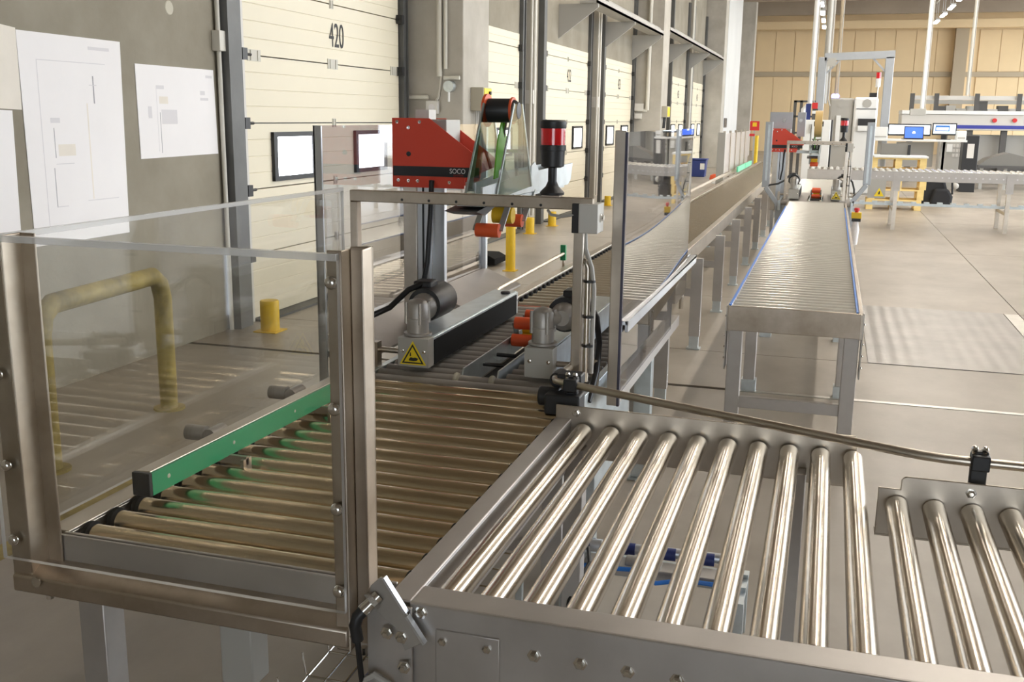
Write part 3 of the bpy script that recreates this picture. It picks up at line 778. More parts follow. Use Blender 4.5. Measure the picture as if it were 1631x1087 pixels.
# gate frames in front of the sealers, stack lights
def gate(x0, x1, y, zt, zb, label, box_right=True):
    g = thing('gate_frame', label, 'frame', ((x0+x1)/2, y, zb))
    w = .035
    P(MBox(x0, x1, y, y+w, zt-.04, zt), 'top_bar', 'steel_dark', g, 0.003)
    P(MBox(x0, x0+w*.8, y, y+w, zb, zt-.04), 'upright', 'steel_dark', g, 0.003)
    P(MBox(x1-w-.028, x1-.028, y, y+w, zb, zt-.04), 'upright', 'steel', g, 0.003)
    for i in range(6):
        P(MB().cyl((x0+.2+.1*i,y-.001,zt-.028),(x0+.2+.1*i,y+.001,zt-.028),.005,8), 'bar_hole', 'black_plastic', g)
    jb = P(MBox(x1-.068, x1-.045, y-.01, y+.08, zt-.115, zt-.018), 'junction_box_base', 'black_plastic', g, 0.002)
    P(MBox(x1-.045, x1+.02, y-.012, y+.082, zt-.115, zt-.018), 'junction_box', 'light_grey_box', g, 0.003)
    P(MB().lathe((x1+.02,y+.03,zt-.065),(1,0,0),[(0,.014),(.004,.014),(.005,.010),(.012,.010)],14), 'box_button', 'chrome', g)
    P(MB().tube([(x1-.155,y+.01,zt-.045),(x1-.14,y-.005,zt-.058),(x1-.10,y-.012,zt-.062),(x1-.06,y-.005,zt-.055),(x1-.02,y+.02,zt-.05),(x1-.01,y+.02,zt-.02)], .005, 8), 'lamp_cable', 'cable_grey', g)
    P(MB().tube([(x1-.045,y+.02,zt-.21),(x1-.02,y+.01,zt-.21),(x1-.012,y+.01,zt-.23),(x1-.012,y+.01,zb+.02)], .010, 10), 'conduit', 'steel', g)
    P(MB().tube([(x1-.03,y+.03,zt-.115),(x1-.025,y+.02,zt-.17),(x1-.0,y+.01,zt-.23),(x1+.01,y+.01,zt-.30),(x1+.008,y+.01,zb+.05)], .008, 8), 'conduit', 'cable_grey', g)
    for zz in (zt-.28, zt-.40, zt-.50):
        if zz > zb+.05: P(MB().cyl((x1-.006,y+.01,zz),(x1-.006,y+.01,zz+.008),.021,12), 'cable_tie', 'black_plastic', g)
    return g
gate(-1.612, -.735, 3.30, 1.442, .80, 'stainless gate frame over the lane before the near taping machine')
gate(-.50, .215, 12.45, 1.472, .80, 'stainless gate frame before the distant taping machine')
def stack_light(x, y, z, label, k=1.0):
    t = thing('stack_light', label, 'signal light', (x, y, z))
    P(MB().lathe((x,y,z),(0,0,1),[(0,.040*k),(.008*k,.041*k),(.014*k,.036*k),(.028*k,.022*k),(.045*k,.0145*k),(.105*k,.0145*k)],20), 'foot', 'black_plastic', t)
    P(MB().lathe((x,y,z+.09*k),(0,0,1),[(0,.028*k),(.004*k,.038*k),(.055*k,.040*k),(.056*k,.0435*k),(.072*k,.0435*k),(.074*k,.040*k)],24), 'base', 'black_plastic', t)
    P(MB().lathe((x,y,z+.163*k),(0,0,1),[(0,.0405*k),(.055*k,.0405*k)],28), 'red_lens', 'beacon_red', t)
    P(MB().lathe((x,y,z+.217*k),(0,0,1),[(0,.042*k),(.004*k,.0435*k),(.022*k,.0435*k),(.027*k,.038*k)],24), 'cap', 'black_plastic', t)
    P(MB().box(x-.03*k,x+.03*k,y-.02*k,y+.02*k,z-.006,z), 'foot_plate', 'steel_dark', t)
    return t
stack_light(-.879, 3.318, 1.448, 'black signal light with red lens on the near gate frame')
stack_light(.118, 12.467, 1.478, 'black signal light with red lens on the distant gate frame', 1.05)

# clear screens beside the near sealer
sr = thing('safety_screen', 'bowed clear plastic screen on a steel post right of the near taping machine', 'guard', (-.68, 3.6, .72))
P(MB().box(-.700,-.660,3.455,3.465,.70,1.66).box(-.700,-.692,3.465,3.53,.70,1.66), 'screen_post', 'steel', sr, 0.003)
P(MBox(-.664,-.655,3.452,3.47,.70,1.655), 'post_seal', 'pane_edge_dark', sr)
b = MB(); N = 24; K = 8
pts_o = []
for j in range(K+1):
    for i in range(N+1):
        u = i/N; v = j/K
        yy = 3.472+u*1.70
        zz = .84+v*.815
        bow = .008*math.sin(math.pi*u)*(1-.7*v)
        if j == 0: zz += .03*max(0, math.sin((u-.55)*14))*(u > .55)
        pts_o.append((-.656+bow, yy, zz))
n1 = len(pts_o)
pts_i = [(p[0]-.004, p[1], p[2]) for p in pts_o]
fs = []
for j in range(K):
    for i in range(N):
        a = j*(N+1)+i
        fs.append((a, a+1, a+N+2, a+N+1)); fs.append((n1+a, n1+a+N+1, n1+a+N+2, n1+a+1))
ring = [i for i in range(N+1)] + [j*(N+1)+N for j in range(1, K+1)] + [K*(N+1)+i for i in range(N-1, -1, -1)] + [j*(N+1) for j in range(K-1, 0, -1)]
b.add(pts_o+pts_i, fs)
b.mi = 1
rf = []
for q in range(len(ring)):
    a, c = ring[q], ring[(q+1) % len(ring)]
    rf.append((a, n1+a, n1+c, c))
nb = len(b.v)
b.f += rf; b.m += [1]*len(rf)
P(b, 'bowed_sheet', ['glossy_sheet', 'pane_edge_dark'], sr)
P(MBox(-.668,-.640,3.50,5.42,.985,1.0).box(-.652,-.640,3.50,5.42,.96,1.0), 'support_profile', 'aluminium', sr, 0.002)
P(MBox(-.700,-.672,3.50,5.42,.965,1.005), 'support_profile', 'aluminium', sr, 0.002)
pane(sr, 'lower_pane', -.662, -.658, 3.47, 4.7, .74, .97, 'x', 'polycarbonate', 'pane_edge_dark')
P(MB().prism([(3.46,.70),(3.46,.735),(3.52,.75),(5.0,.75),(5.0,.70)], 'x', -.70, -.66), 'screen_foot', 'steel_face', sr)
P(MB().cyl((-.70,5.35,.99),(-.70,5.35,.72),.012,8), 'profile_stay', 'steel', sr)

sl = thing('safety_screen', 'flat clear plastic screen left of the near taping machine', 'guard', (-1.82, 4.3, .70))
pane(sl, 'clear_sheet', -1.824, -1.820, 3.50, 5.38, .80, 1.66, 'x', 'soft_gloss_sheet', 'acrylic_edge')
P(MB().box(-1.835,-1.80,3.46,3.47,.02,1.66).box(-1.835,-1.825,3.46,3.50,.02,1.66), 'screen_post', 'aluminium', sl, 0.002)
P(MBox(-1.83,-1.80,5.38,5.41,.02,1.66), 'screen_post', 'aluminium', sl, 0.002)
P(MB().prism([(-1.815,.87),(-1.805,.87),(-1.60,.79),(-1.60,.78),(-1.66,.78)], 'y', 4.55, 5.40), 'chute_plate', 'steel_face', sl)
P(MB().prism([(-1.815,.87),(-1.805,.87),(-1.62,.80),(-1.62,.79)], 'y', 3.48, 4.35), 'chute_plate', 'steel_face', sl)
P(MBox(-1.83,-1.80,3.5,5.38,.775,.80), 'bottom_profile', 'aluminium', sl)

# ================================================================== LONG CONVEYOR
lc = thing('roller_conveyor', 'long roller conveyor running down the hall beside the dock doors', 'conveyor', (-1.23, 12, 0))
YE = 24.0
P(MBox(-.975,-.925,4.86,YE,.778,.786).box(-.932,-.925,4.86,YE,.675,.786).box(-.975,-.968,4.86,YE,.72,.78), 'right_rail', 'steel', lc, 0.002)
P(MBox(-1.555,-1.505,4.86,YE,.778,.786).box(-1.555,-1.548,4.86,YE,.675,.786).box(-1.512,-1.505,4.86,YE,.72,.78), 'left_rail', 'steel', lc, 0.002)
RLG = MB().cyl((-1.465+1.23,0,0),(-.98+1.23,0,0),.028,16).mesh('roller', 'roller_zinc')
PUL = MB().lathe((-1.487+1.23,0,0),(1,0,0),[(0,.026),(.003,.034),(.016,.034),(.020,.028)],14).mesh('roller_ring', 'black_rubber')
yy = 4.92; k = 0
while yy < YE-.05:
    o = PL('roller', RLG, lc, (-1.23, yy, .752)); yy += .0885; k += 1
    if k < 60: link('roller_ring', PUL, o)
LG = MB().box(-.04,.04,-.03,.03,.10,.69).mesh('leg', 'steel_face')
FT = MB().box(-.034,.034,-.026,.026,.012,.13).box(-.05,.05,-.04,.04,0,.012).mesh('foot', 'galvanised')
yy = 4.42+1.605
legs_y = [4.95]+[6.03+1.605*i for i in range(11)]
for yy in legs_y:
    for xx in (-.89, -1.54):
        l = PL('leg', LG, lc, (xx, yy, 0)); link('foot', FT, l)
        for zz in (.14, .18):
            link('foot_bolt', BOLT_PX, l, (.035, .005, zz)).scale = (.6,.6,.6)
    P(MBox(-1.50,-.93,yy-.015,yy+.015,.40,.46), 'stretcher', 'steel_face', lc)
# tube handrail on its left side
P(MB().tube([(-1.58,4.75,.80),(-1.585,4.95,.835),(-1.60,6.35,.845)], .011, 10), 'guide_tube', 'steel', lc)
P(MBox(-1.62,-1.585,6.35,6.38,.80,.90), 'tube_bracket', 'green_guide', lc, 0.003)
P(MB().cyl((-1.60,6.36,.80),(-1.60,6.36,.70),.008,8), 'tube_stay', 'steel_dark', lc)
P(MB().tube([(-1.59,9.6,.85),(-1.59,16.4,.85)], .022, 10), 'guide_tube', 'steel', lc)

# fence panels with mint guides at the far end of the long conveyor
fe = thing('side_fence', 'row of upright pale frosted fence panels on the far left of the long conveyor', 'fence', (-1.62, 18, .8))
P(MBox(-1.72,-1.60,16.55,16.62,.0,1.50), 'fence_post', 'grey_paint', fe, 0.003)
for i in range(5):
    y0_ = 16.75+i*1.0
    P(MBox(-1.66,-1.62,y0_,y0_+.06,.75,1.52), 'fence_post', 'steel', fe)
    pane(fe, 'fence_pane', -1.645, -1.639, y0_+.06, y0_+1.0, .85, 1.48, 'x', 'frosted_panel', 'acrylic_edge')
P(MBox(-1.66,-1.62,16.6,21.8,.78,.84), 'fence_rail', 'steel', fe)
for i in range(2):
    P(MB().bar((-1.53+.0*i,18.2+1.6*i,.86),(-1.53,19.7+1.6*i,.86),.03,.09), 'mint_guide', 'mint', fe, 0.003)

# ================================================================== RIGHT LANE
rl = thing('roller_conveyor', 'pale roller conveyor with blue edges ending at a brown steel end plate', 'conveyor', (-.12, 8, 0))
P(MBox(-.440,.200,5.180,5.190,.655,.782), 'end_plate', 'steel_dark', rl, 0.003)
for xx in (-.445, .190): P(MBox(xx,xx+.02,14.06,17.45,.65,.775), 'outfeed_rail', 'steel', rl, 0.002)
for xx in (-.41, .15): P(MBox(xx,xx+.06,16.6,16.66,0,.65), 'leg', 'steel_face', rl)
P(MBox(-.445,-.425,5.186,12.5,.65,.775), 'left_rail', 'steel', rl, 0.002)
P(MBox(.190,.210,5.186,12.5,.65,.775), 'right_rail', 'steel', rl, 0.002)
P(MBox(-.438,-.428,5.20,11.6,.776,.786), 'blue_edge', 'blue_hose', rl)
P(MBox(.176,.186,5.20,11.6,.776,.786), 'blue_edge', 'blue_hose', rl)
RPL = MB().cyl((-.425+.12,0,0),(.176+.12,0,0),.028,16).mesh('roller', 'roller_pale')
yy = 5.23
while yy < 12.45:
    PL('roller', RPL, rl, (-.12, yy, .752)); yy += .0885
yy = 14.1
while yy < 17.45:
    PL('roller', RPL, rl, (-.12, yy, .752)); yy += .0885
for yy in (5.25, 6.55, 8.3, 10.2, 12.0):
    for xx in (-.40, .165):
        P(MBox(xx-.035,xx+.035,yy-.035,yy+.035,.07 if yy > 6 else .012,.655), 'leg', 'steel_face', rl, 0.003)
        P(MBox(xx-.045,xx+.045,yy-.045,yy+.045,0,.075) if yy > 6 else MBox(xx-.05,xx+.05,yy-.05,yy+.05,0,.012), 'foot', 'galvanised', rl)
    P(MBox(-.37,.135,yy-.015,yy+.015,.24 if yy < 6 else .42,.30 if yy < 6 else .48), 'stretcher', 'steel_face', rl, 0.002)
for xx in (-.449, .209):
    P(MBox(xx,xx+.006,5.19,5.30,.45,.78), 'corner_gusset', 'steel_face', rl)
for zz in (.50, .56, .62, .72):
    for xx, s in ((-.449,-1), (.215,1)):
        o = PL('bolt', BOLT_PX, rl, (xx, 5.23, zz)); o.scale = (s*.8,.8,.8)
# emergency stop on a stand
es = thing('emergency_stop', 'red emergency stop button on a yellow box beside the pale conveyor', 'switch', (.27, 10.7, .6))
P(MBox(.245,.295,10.68,10.74,.0,.62), 'stand', 'steel', es)
P(MBox(.235,.33,10.67,10.75,.76,.82), 'yellow_box', 'yellow', es, 0.005)
P(MBox(.24,.325,10.672,10.748,.73,.762), 'dark_base', 'black_plastic', es)
P(MB().lathe((.283,10.70,.82),(0,0,1),[(0,.018),(.015,.018),(.018,.028),(.04,.026),(.045,.015)],16), 'red_button', 'sign_red', es)
P(MB().lathe((.28,10.70,.50),(0,0,1),[(0,.03),(.15,.04),(.23,.025)],12), 'rag', 'paper', es)

# sloped aluminium posts beside the distant sealer
for nm, pl, lab in (('guard_post', [(-.72,12.62,1.68),(-.72,12.62,.92),(-.55,12.62,.70)], 'aluminium guard post with bent foot left of the distant taping machine'),
               ('guard_post', [(.415,12.62,1.69),(.415,12.62,.98),(.27,12.62,.78)], 'aluminium guard post with bent foot right of the distant taping machine')):
    t = thing(nm, lab, 'post', (pl[0][0], 12.62, .7))
    P(MB().bar(pl[0], pl[1], .085, .05), 'post_upper', 'profile_grey', t, 0.004)
    P(MB().bar(pl[1], pl[2], .085, .05), 'post_foot', 'profile_grey', t, 0.004)
    P(MBox(pl[0][0]-.012,pl[0][0]+.012,12.59,12.596,1.0,1.65), 'post_slot', 'galvanised', t)
    P(MBox(pl[2][0]-.04,pl[2][0]+.04,12.58,12.66,0,.72), 'post_leg', 'profile_grey', t)
gp = thing('grey_plate', 'grey sheet metal plate on studs above the distant red housing', 'metal plate', (-.62, 13.7, 1.5))
P(MBox(-.78,-.50,13.7,13.72,1.40,1.80), 'plate', 'profile_grey', gp, 0.002)
P(MBox(-.44,-.34,13.7,13.8,1.50,1.80), 'plate_wing', 'profile_grey', gp, 0.002)
for xx in (-.60, -.40):
    P(MB().cyl((xx,13.69,1.70),(xx,13.7,1.70),.025,12), 'stud', 'chrome', gp)
P(MBox(-.70,-.66,13.72,13.76,0,1.5), 'plate_stand', 'aluminium', gp)

# cross conveyor at the back
cc = thing('roller_conveyor', 'cross conveyor with drilled pink steel rail in front of the pallets', 'conveyor', (1.5, 17.8, 0))
P(MBox(-.35,6.0,17.53,17.55,.775,.93).box(-.35,6.0,17.53,17.60,.92,.93), 'front_rail', 'steel_face', cc, 0.003)
P(MBox(-.35,6.0,18.5,18.52,.775,.93), 'back_rail', 'steel_face', cc)
RCC = MB().cyl((0,0,0),(0,.92,0),.03,10).mesh('roller', 'roller_pale')
for i in range(62): PL('roller', RCC, cc, (-.28+.1*i, 17.57, .915))
HOL = MB().cyl((0,-.002,0),(0,.0,0),.013,8).mesh('rail_hole', 'ink')
for i in range(34): PL('rail_hole', HOL, cc, (.62+.098*i, 17.529, .845))
for xx in (-.2, 1.03, 2.68, 4.4):
    for yy in (17.54, 18.46):
        P(MBox(xx-.03,xx+.03,yy,yy+.05,0,.78), 'leg', 'steel', cc)
    P(MBox(xx-.055,xx+.055,17.52,17.532,.62,.90), 'leg_bracket', 'steel_face', cc)
    P(MBox(xx-.02,xx+.02,17.58,18.46,.28,.33), 'stretcher', 'steel', cc)
P(MBox(-.2,6.0,17.95,17.99,.36,.40), 'lower_rail', 'galvanised', cc)
for i in range(30):
    P(MBox(-.1+.2*i,-.02+.2*i,17.93,18.02,.40,.425), 'rail_clip', 'galvanised', cc)
ws = thing('warning_plate', 'grey plate with yellow warning triangle hung below the cross conveyor', 'sign', (.75, 17.5, .6))
P(MBox(.60,.87,17.505,17.52,.50,.80), 'plate', 'grey_paint', ws)
P(MB().prism([(.70,.53),(.85,.53),(.775,.66)], 'y', 17.498, 17.505), 'triangle', 'sign_yellow', ws)
P(MB().prism([(.765,.56),(.785,.56),(.790,.62),(.770,.60)], 'y', 17.495, 17.498), 'triangle_mark', 'black_plastic', ws)

# ================================================================== PALLETS
def pallet_proto():
    t = thing('pallet', 'pallet', 'pallet', (0,0,0), group='stacked wooden pallets')
    for i in range(5):
        MBox(-.60,.60,-.40+i*.1875*.89,-.40+i*.1875*.89+.12,.122,.144).build('deck_board', 'wood', t)
    for xx in (-.60, -.0725, .455):
        MBox(xx,xx+.145,-.40,.40,.10,.122).build('stringer', 'wood', t)
        MBox(xx,xx+.145,-.40,.40,.0,.022).build('bottom_board', 'wood', t)
        for yy in (-.40, -.0725, .255):
            MBox(xx,xx+.145,yy,yy+.145,.022,.10).build('block', 'wood', t)
    return t
pp = pallet_proto()
plabels = ['bottom pallet of the yellow wooden stack under the desk', 'second pallet from the bottom of the yellow stack', 'middle pallet of the yellow wooden stack',
           'second pallet from the top of the yellow stack', 'top pallet of the yellow wooden stack, white board on it']
for i, lb_ in enumerate(plabels):
    o = pp if i == 0 else copy_tree(pp)
    o.location = (1.27+.03*((i*7) % 3-1), 21.9, .202*i); o['label'] = lb_
    o.scale = (.85, .85, 1.4)
tb = tag(MBox(.80,1.80,21.5,22.3,1.0125,1.05).build('white_board', 'white_paint', bevel=.004), 'white board lying on top of the pallet stack', 'board')

# ================================================================== FAR PACKING AREA
def AT(x, y, Y): v = at(x, y, Y); return v
# desk with screens
DY = 23.6
dk = thing('work_desk', 'tall white topped desk carrying two monitors and a laptop', 'desk', (1.9, DY, 0))
a = AT(1391, 221, DY); c = AT(1541, 224, DY)
zt = (a.z+c.z)/2
P(MBox(a.x, c.x, DY, DY+.75, zt-.04, zt), 'desk_top', 'white_paint', dk, .004)
for xx in (a.x+.15, (a.x+c.x)/2+.5, c.x-.4):
    P(MBox(xx-.04, xx+.04, DY+.3, DY+.38, 0, zt-.04), 'desk_leg', 'grey_paint', dk)
P(MBox(a.x+.5, c.x-.6, DY+.5, DY+.53, .75, zt-.06), 'desk_back', 'machine_grey', dk)
def monitor(x0, x1, y0, y1, Y, screen, label, name='monitor'):
    p, q = AT(x0, y0, Y), AT(x1, y1, Y)
    t = thing(name, label, 'monitor', ((p.x+q.x)/2, Y, zt))
    P(MBox(p.x, q.x, Y, Y+.04, q.z, p.z), 'monitor_case', 'black_plastic', t, .004)
    P(MBox(p.x+.025, q.x-.025, Y-.004, Y+.001, q.z+.035, p.z-.025), 'monitor_screen', screen, t)
    if zt < q.z+.3:
        P(MB().box((p.x+q.x)/2-.05,(p.x+q.x)/2+.05,Y+.03,Y+.06,zt,q.z+.05).box((p.x+q.x)/2-.14,(p.x+q.x)/2+.14,Y-.02,Y+.14,zt,zt+.012), 'monitor_stand', 'black_plastic', t)
    return t, p, q
monitor(1415, 1482, 197, 217, DY+.35, 'screen_white', 'white lit monitor behind the blue laptop')
t, p, q = monitor(1486, 1523, 196, 216, DY+.35, 'screen_white', 'monitor showing a blue window at the right of the desk')
P(MBox(p.x+.06, q.x-.14, DY+.344, DY+.347, q.z+.08, p.z-.05), 'window_frame_print', 'blue_hose', t)
P(MBox(p.x+.08, q.x-.16, DY+.341, DY+.344, q.z+.10, p.z-.09), 'window_print', 'screen_white', t)
p, q = AT(1441, 201, DY+.05), AT(1471, 220, DY+.05)
lt = thing('laptop', 'open laptop with a blue screen on the desk', 'laptop', ((p.x+q.x)/2, DY+.05, zt))
P(MB().prism([(DY+.06,zt+.01),(DY+.14,p.z),(DY+.155,p.z),(DY+.075,zt+.01)], 'x', p.x, q.x), 'lid', 'black_plastic', lt)
P(MB().prism([(DY+.058,zt+.03),(DY+.134,p.z-.02),(DY+.138,p.z-.02),(DY+.062,zt+.03)], 'x', p.x+.02, q.x-.02), 'laptop_screen', 'screen_blue', lt)
P(MB().ball(((p.x+q.x)/2, DY+.092, (zt+p.z)/2), .035, 8, (1,.1,1)), 'screen_logo', 'screen_white', lt)
P(MBox(p.x, q.x, DY+.005, DY+.075, zt, zt+.012), 'keyboard', 'black_plastic', lt)
for x0, x1, y0_, y1_, nm, lab, m_ in ((1387, 1413, 202, 218, 'printer', 'white printer at the left end of the desk', 'white_paint'), (1524, 1538, 209, 220, 'paper_tray', 'small white paper tray at the right end of the desk', 'white_paint')):
    p, q = AT(x0, y0_, DY+.2), AT(x1, y1_, DY+.2)
    t = thing(nm, lab, 'office box', ((p.x+q.x)/2, DY+.2, zt))
    P(MBox(max(p.x,a.x), q.x, DY+.1, DY+.5, zt, p.z), 'case', m_, t, .01)
    P(MBox(max(p.x,a.x)+.02, q.x-.02, DY+.09, DY+.1, zt+.03, zt+.06), 'slot', 'machine_grey', t)
p, q = AT(1403, 228, 22.4), AT(1444, 246, 22.4)
t = thing('dark_screen', 'dark grey screen standing on the white board over the pallets', 'screen', ((p.x+q.x)/2, 22.2, 1.05))
P(MBox(p.x, q.x, 22.18, 22.22, 1.05, p.z), 'panel', 'cladding_dark', t, .004)
P(MBox(q.x, q.x+.05, 22.16, 22.24, 1.05, 1.05+.2), 'panel_foot', 'black_plastic', t)

# pale cabinet and grey machine
def wbox(name, x0, x1, y0, Y, dep, zb, m_, parent, bev=0.01):
    p, q = AT(x0, y0, Y), AT(x1, y0, Y)
    return P(MBox(p.x, q.x, Y, Y+dep, zb, (p.z+q.z)/2), name, m_, parent, bev)
wc = thing('switch_cabinet', 'white control cabinet behind the distant taping machine', 'cabinet', (-.4, 22, 0))
wbox('cabinet_body', 1281, 1324, 191, 22.0, .6, 0.05, 'white_paint', wc)
wbox('cabinet_edge', 1324.5, 1327, 191, 22.02, .6, 0.05, 'black_plastic', wc)
wbox('cabinet_plinth', 1283, 1322, 300, 22.1, .4, 0, 'dark_machine', wc)
p = AT(1291.5, 198, 21.99); P(MBox(p.x-.02,p.x+.02,21.97,22.0,p.z-.18,p.z), 'cabinet_handle', 'machine_grey', wc)
gm = thing('packing_machine', 'tall grey and white machine cabinet with a dark opening', 'machine', (.4, 26, 0))
wbox('grey_side', 1322, 1361, 156, 26.0, 2.0, 0.0, 'machine_grey', gm, .05)
wbox('white_front', 1361.5, 1400, 155, 25.9, 2.1, 0.0, 'white_paint', gm, .05)
p, q = AT(1367, 189, 25.88), AT(1393, 209, 25.88)
P(MBox(p.x, q.x, 25.85, 25.91, q.z, p.z), 'dark_opening', 'black_plastic', gm)
P(MBox(p.x, q.x-.15, 25.8, 25.85, q.z, q.z+.12), 'opening_tray', 'white_paint', gm)
for xx, yy in ((1341, 165), (1381, 165)):
    c = AT(xx, yy, 25.9); P(MB().lathe((c.x,25.885 if xx > 1360 else 25.985,c.z),(0,1,0),[(0,.10),(.02,.10)],18), 'badge', 'machine_grey', gm)
p, q = AT(1364, 173, 25.88), AT(1396, 174.5, 25.88)
P(MBox(p.x, q.x, 25.89, 25.9, q.z, p.z), 'brand_line', 'number_black', gm)
c = AT(1334, 208, 25.95); P(MBox(c.x-.05,c.x+.05,25.96,26.0,c.z-.35,c.z+.35), 'side_label', 'white_paint', gm)
for xx in (1328, 1333): c = AT(xx, 153, 25.9); P(MB().ball((c.x,26.1,c.z),.06,8), 'blue_led', 'led_blue', gm)
c = AT(1391, 152, 25.9); P(MBox(c.x-.08,c.x+.08,26.0,26.15,c.z-.08,c.z+.06), 'top_socket', 'black_plastic', gm)
c0, c1 = AT(1397, 152, 26.1), AT(1398, 114, 26.1)
sg = thing('stack_light', 'thin signal lamp with red section on top of the white machine', 'signal light', (c0.x, 26.1, c0.z))
P(MB().cyl((c0.x,26.1,c0.z-.06),(c0.x,26.1,c1.z-.35),.02,8), 'pole', 'steel', sg)
P(MB().cyl((c0.x,26.1,c1.z-.35),(c0.x,26.1,c1.z-.16),.055,12), 'white_lens', 'white_paint', sg)
P(MB().cyl((c0.x,26.1,c1.z-.16),(c0.x,26.1,c1.z-.02),.055,12), 'red_lens', 'beacon_red', sg)

# aluminium portal and hanging poles
po = thing('portal_frame', 'light grey aluminium portal frame over the packing desk', 'frame', (.5, 24.6, 0))
PY = 24.6
a, c = AT(1314, 91, PY), AT(1426, 86.5, PY)
P(MB().bar((a.x,PY,a.z),(c.x,PY,c.z),.12,.16), 'top_beam', 'profile_grey', po)
a2 = AT(1418, 90, PY); P(MBox(a2.x-.09,a2.x+.09,PY-.06,PY+.06,0,c.z-.05), 'upright', 'profile_grey', po, .01)
a3 = AT(1311, 90, PY); P(MBox(a3.x-.09,a3.x+.09,PY-.06,PY+.06,0,a.z+.0), 'upright', 'profile_grey', po, .01)
a4 = AT(1319, 93, PY); a5 = AT(1331, 106, PY); P(MBox(a4.x,a5.x,PY-.1,PY-.06,a5.z,a4.z), 'sensor_box', 'grey_paint', po)
P(MB().bar((a2.x-.35,PY,c.z-.08),(a2.x-.05,PY,c.z-.4),.04,.04), 'brace', 'profile_grey', po)
P(MB().bar((a3.x+.35,PY,a.z-.08),(a3.x+.05,PY,a.z-.4),.04,.04), 'brace', 'profile_grey', po)
for xb, yb, Y, r, m_, lab in ((1290, 165, 22.6, .05, 'white_paint', 'white drop pipe hanging down to the white cabinet'), (1312, 165, 25.5, .07, 'grey_paint', 'thick grey drop pole beside the portal frame'),
                           (1331, 152, 26.5, .035, 'cladding_beam', 'thin brown drop pole above the grey machine'), (1468, 176, 28.6, .05, 'white_paint', 'white drop pole reaching the desk top'), (1540, 152, 31.0, .04, 'pipe_cream', 'thin cream drop pole before the far wall column')):
    c = AT(xb, yb, Y)
    t = thing('drop_pole', lab, 'pole', (c.x, Y, c.z))
    P(MB().cyl((c.x,Y,c.z),(c.x,Y,8.0),r,12), 'pole', m_, t)
    P(MB().cyl((c.x,Y,7.9),(c.x,Y,8.0),r*2.2,12), 'ceiling_flange', m_, t)
    P(MB().tube([(c.x+r*1.3,Y-.02,7.9),(c.x+r*1.3,Y-.02,c.z+.1),(c.x+r*2,Y-.02,c.z-.05)], r*.3, 6), 'pole_cable', 'cable_grey', t)
    if xb == 1290: P(MB().tube([(c.x,Y,c.z),(c.x-.12,Y,c.z-.12),(c.x-.14,Y,c.z-.5)], r, 10), 'pole_elbow', m_, t)
    if xb == 1468: P(MBox(c.x-.28,c.x+.1,Y-.1,Y+.1,c.z-.12,c.z+.04), 'outlet_box', 'grey_paint', t, .01)

# far line with blue stripe
fm = thing('packing_line', 'long pale machine line with a dark blue stripe across the far right', 'machine', (6, 32, 0))
MY = 32.0
a, c = AT(1436, 186, MY), AT(1760, 186, MY)
zt_, zb_ = AT(1500, 182, MY).z, AT(1500, 207, MY).z
P(MBox(a.x, c.x, MY, MY+1.5, zb_, zt_), 'line_body', 'light_grey_box', fm, .02)
P(MBox(a.x, c.x, MY-.05, MY+1.6, zt_, zt_+.10), 'white_ledge', 'white_paint', fm)
zs0, zs1 = AT(1580, 205.5, MY).z, AT(1580, 200, MY).z
P(MBox(AT(1523,200,MY).x, c.x, MY-.012, MY, zs0, zs1), 'blue_stripe', 'blue_stripe', fm)
for xx in (1584, 1616):
    p = AT(xx, 192, MY); P(MB().cyl((p.x,MY-.06,p.z),(p.x,MY,p.z),.06,12), 'stop_knob', 'sign_red', fm)
zr0, zr1 = AT(1550, 159, MY).z, AT(1550, 152.5, MY).z
P(MBox(a.x+.3, c.x, MY+.2, MY+.3, zr0, zr1), 'top_rail', 'light_grey_box', fm)
P(MBox(a.x+.3, c.x, MY+1.2, MY+1.3, zr0-.1, zr1-.1), 'top_rail', 'machine_grey', fm)
for xx in (1454, 1493, 1558, 1626, 1690):
    p = AT(xx, 155, MY); P(MBox(p.x-.06,p.x+.06,MY+.12,MY+.2,zt_,zr1+.06), 'rail_post', 'dark_machine', fm)
for i in range(9):
    p = AT(1500+i*17, 170, MY); h = random.uniform(.15,.4)
    P(MBox(p.x-.12,p.x+.14,MY+.5,MY+.9,zt_,zt_+h), 'line_unit', random.choice(['machine_grey','dark_machine','light_grey_box','steel_face']), fm)
for xx in (1450, 1505, 1545, 1600, 1660):
    p = AT(xx, 215, MY); P(MBox(p.x-.08,p.x+.08,MY+.1,MY+.25,0,zb_), 'line_leg', 'dark_machine', fm)
P(MBox(AT(1545,230,MY).x, AT(1700,230,MY).x, MY+.4, MY+1.2, .35, AT(1600,216,MY).z), 'lower_units', 'machine_grey', fm)
P(MBox(AT(1560,230,MY).x, AT(1700,230,MY).x, MY+.3, MY+1.3, .0, .5), 'lower_deck', 'dark_machine', fm)
p = AT(1497, 223, 29); q = AT(1533, 248, 29)
ct = thing('control_unit', 'grey control unit with rows of switches below the desk top', 'control panel', ((p.x+q.x)/2, 29, 0))
P(MBox(p.x, q.x, 29, 29.5, 0, p.z), 'unit_body', 'machine_grey', ct, .01)
for i in range(3):
    for j in range(3):
        P(MBox(q.x-.25+.08*i,q.x-.19+.08*i,28.98,29.0,p.z-.18-.12*j,p.z-.10-.12*j), 'unit_switch', 'light_grey_box', ct)
P(MBox(p.x+.06,p.x+.32,28.98,29.0,p.z-.3,p.z-.1), 'unit_display', 'white_paint', ct)
p, q = AT(1536, 216, 28), AT(1556, 262, 28)
bk = thing('black_cabinet', 'narrow black cabinet with a white label right of the desk', 'cabinet', ((p.x+q.x)/2, 28, 0))
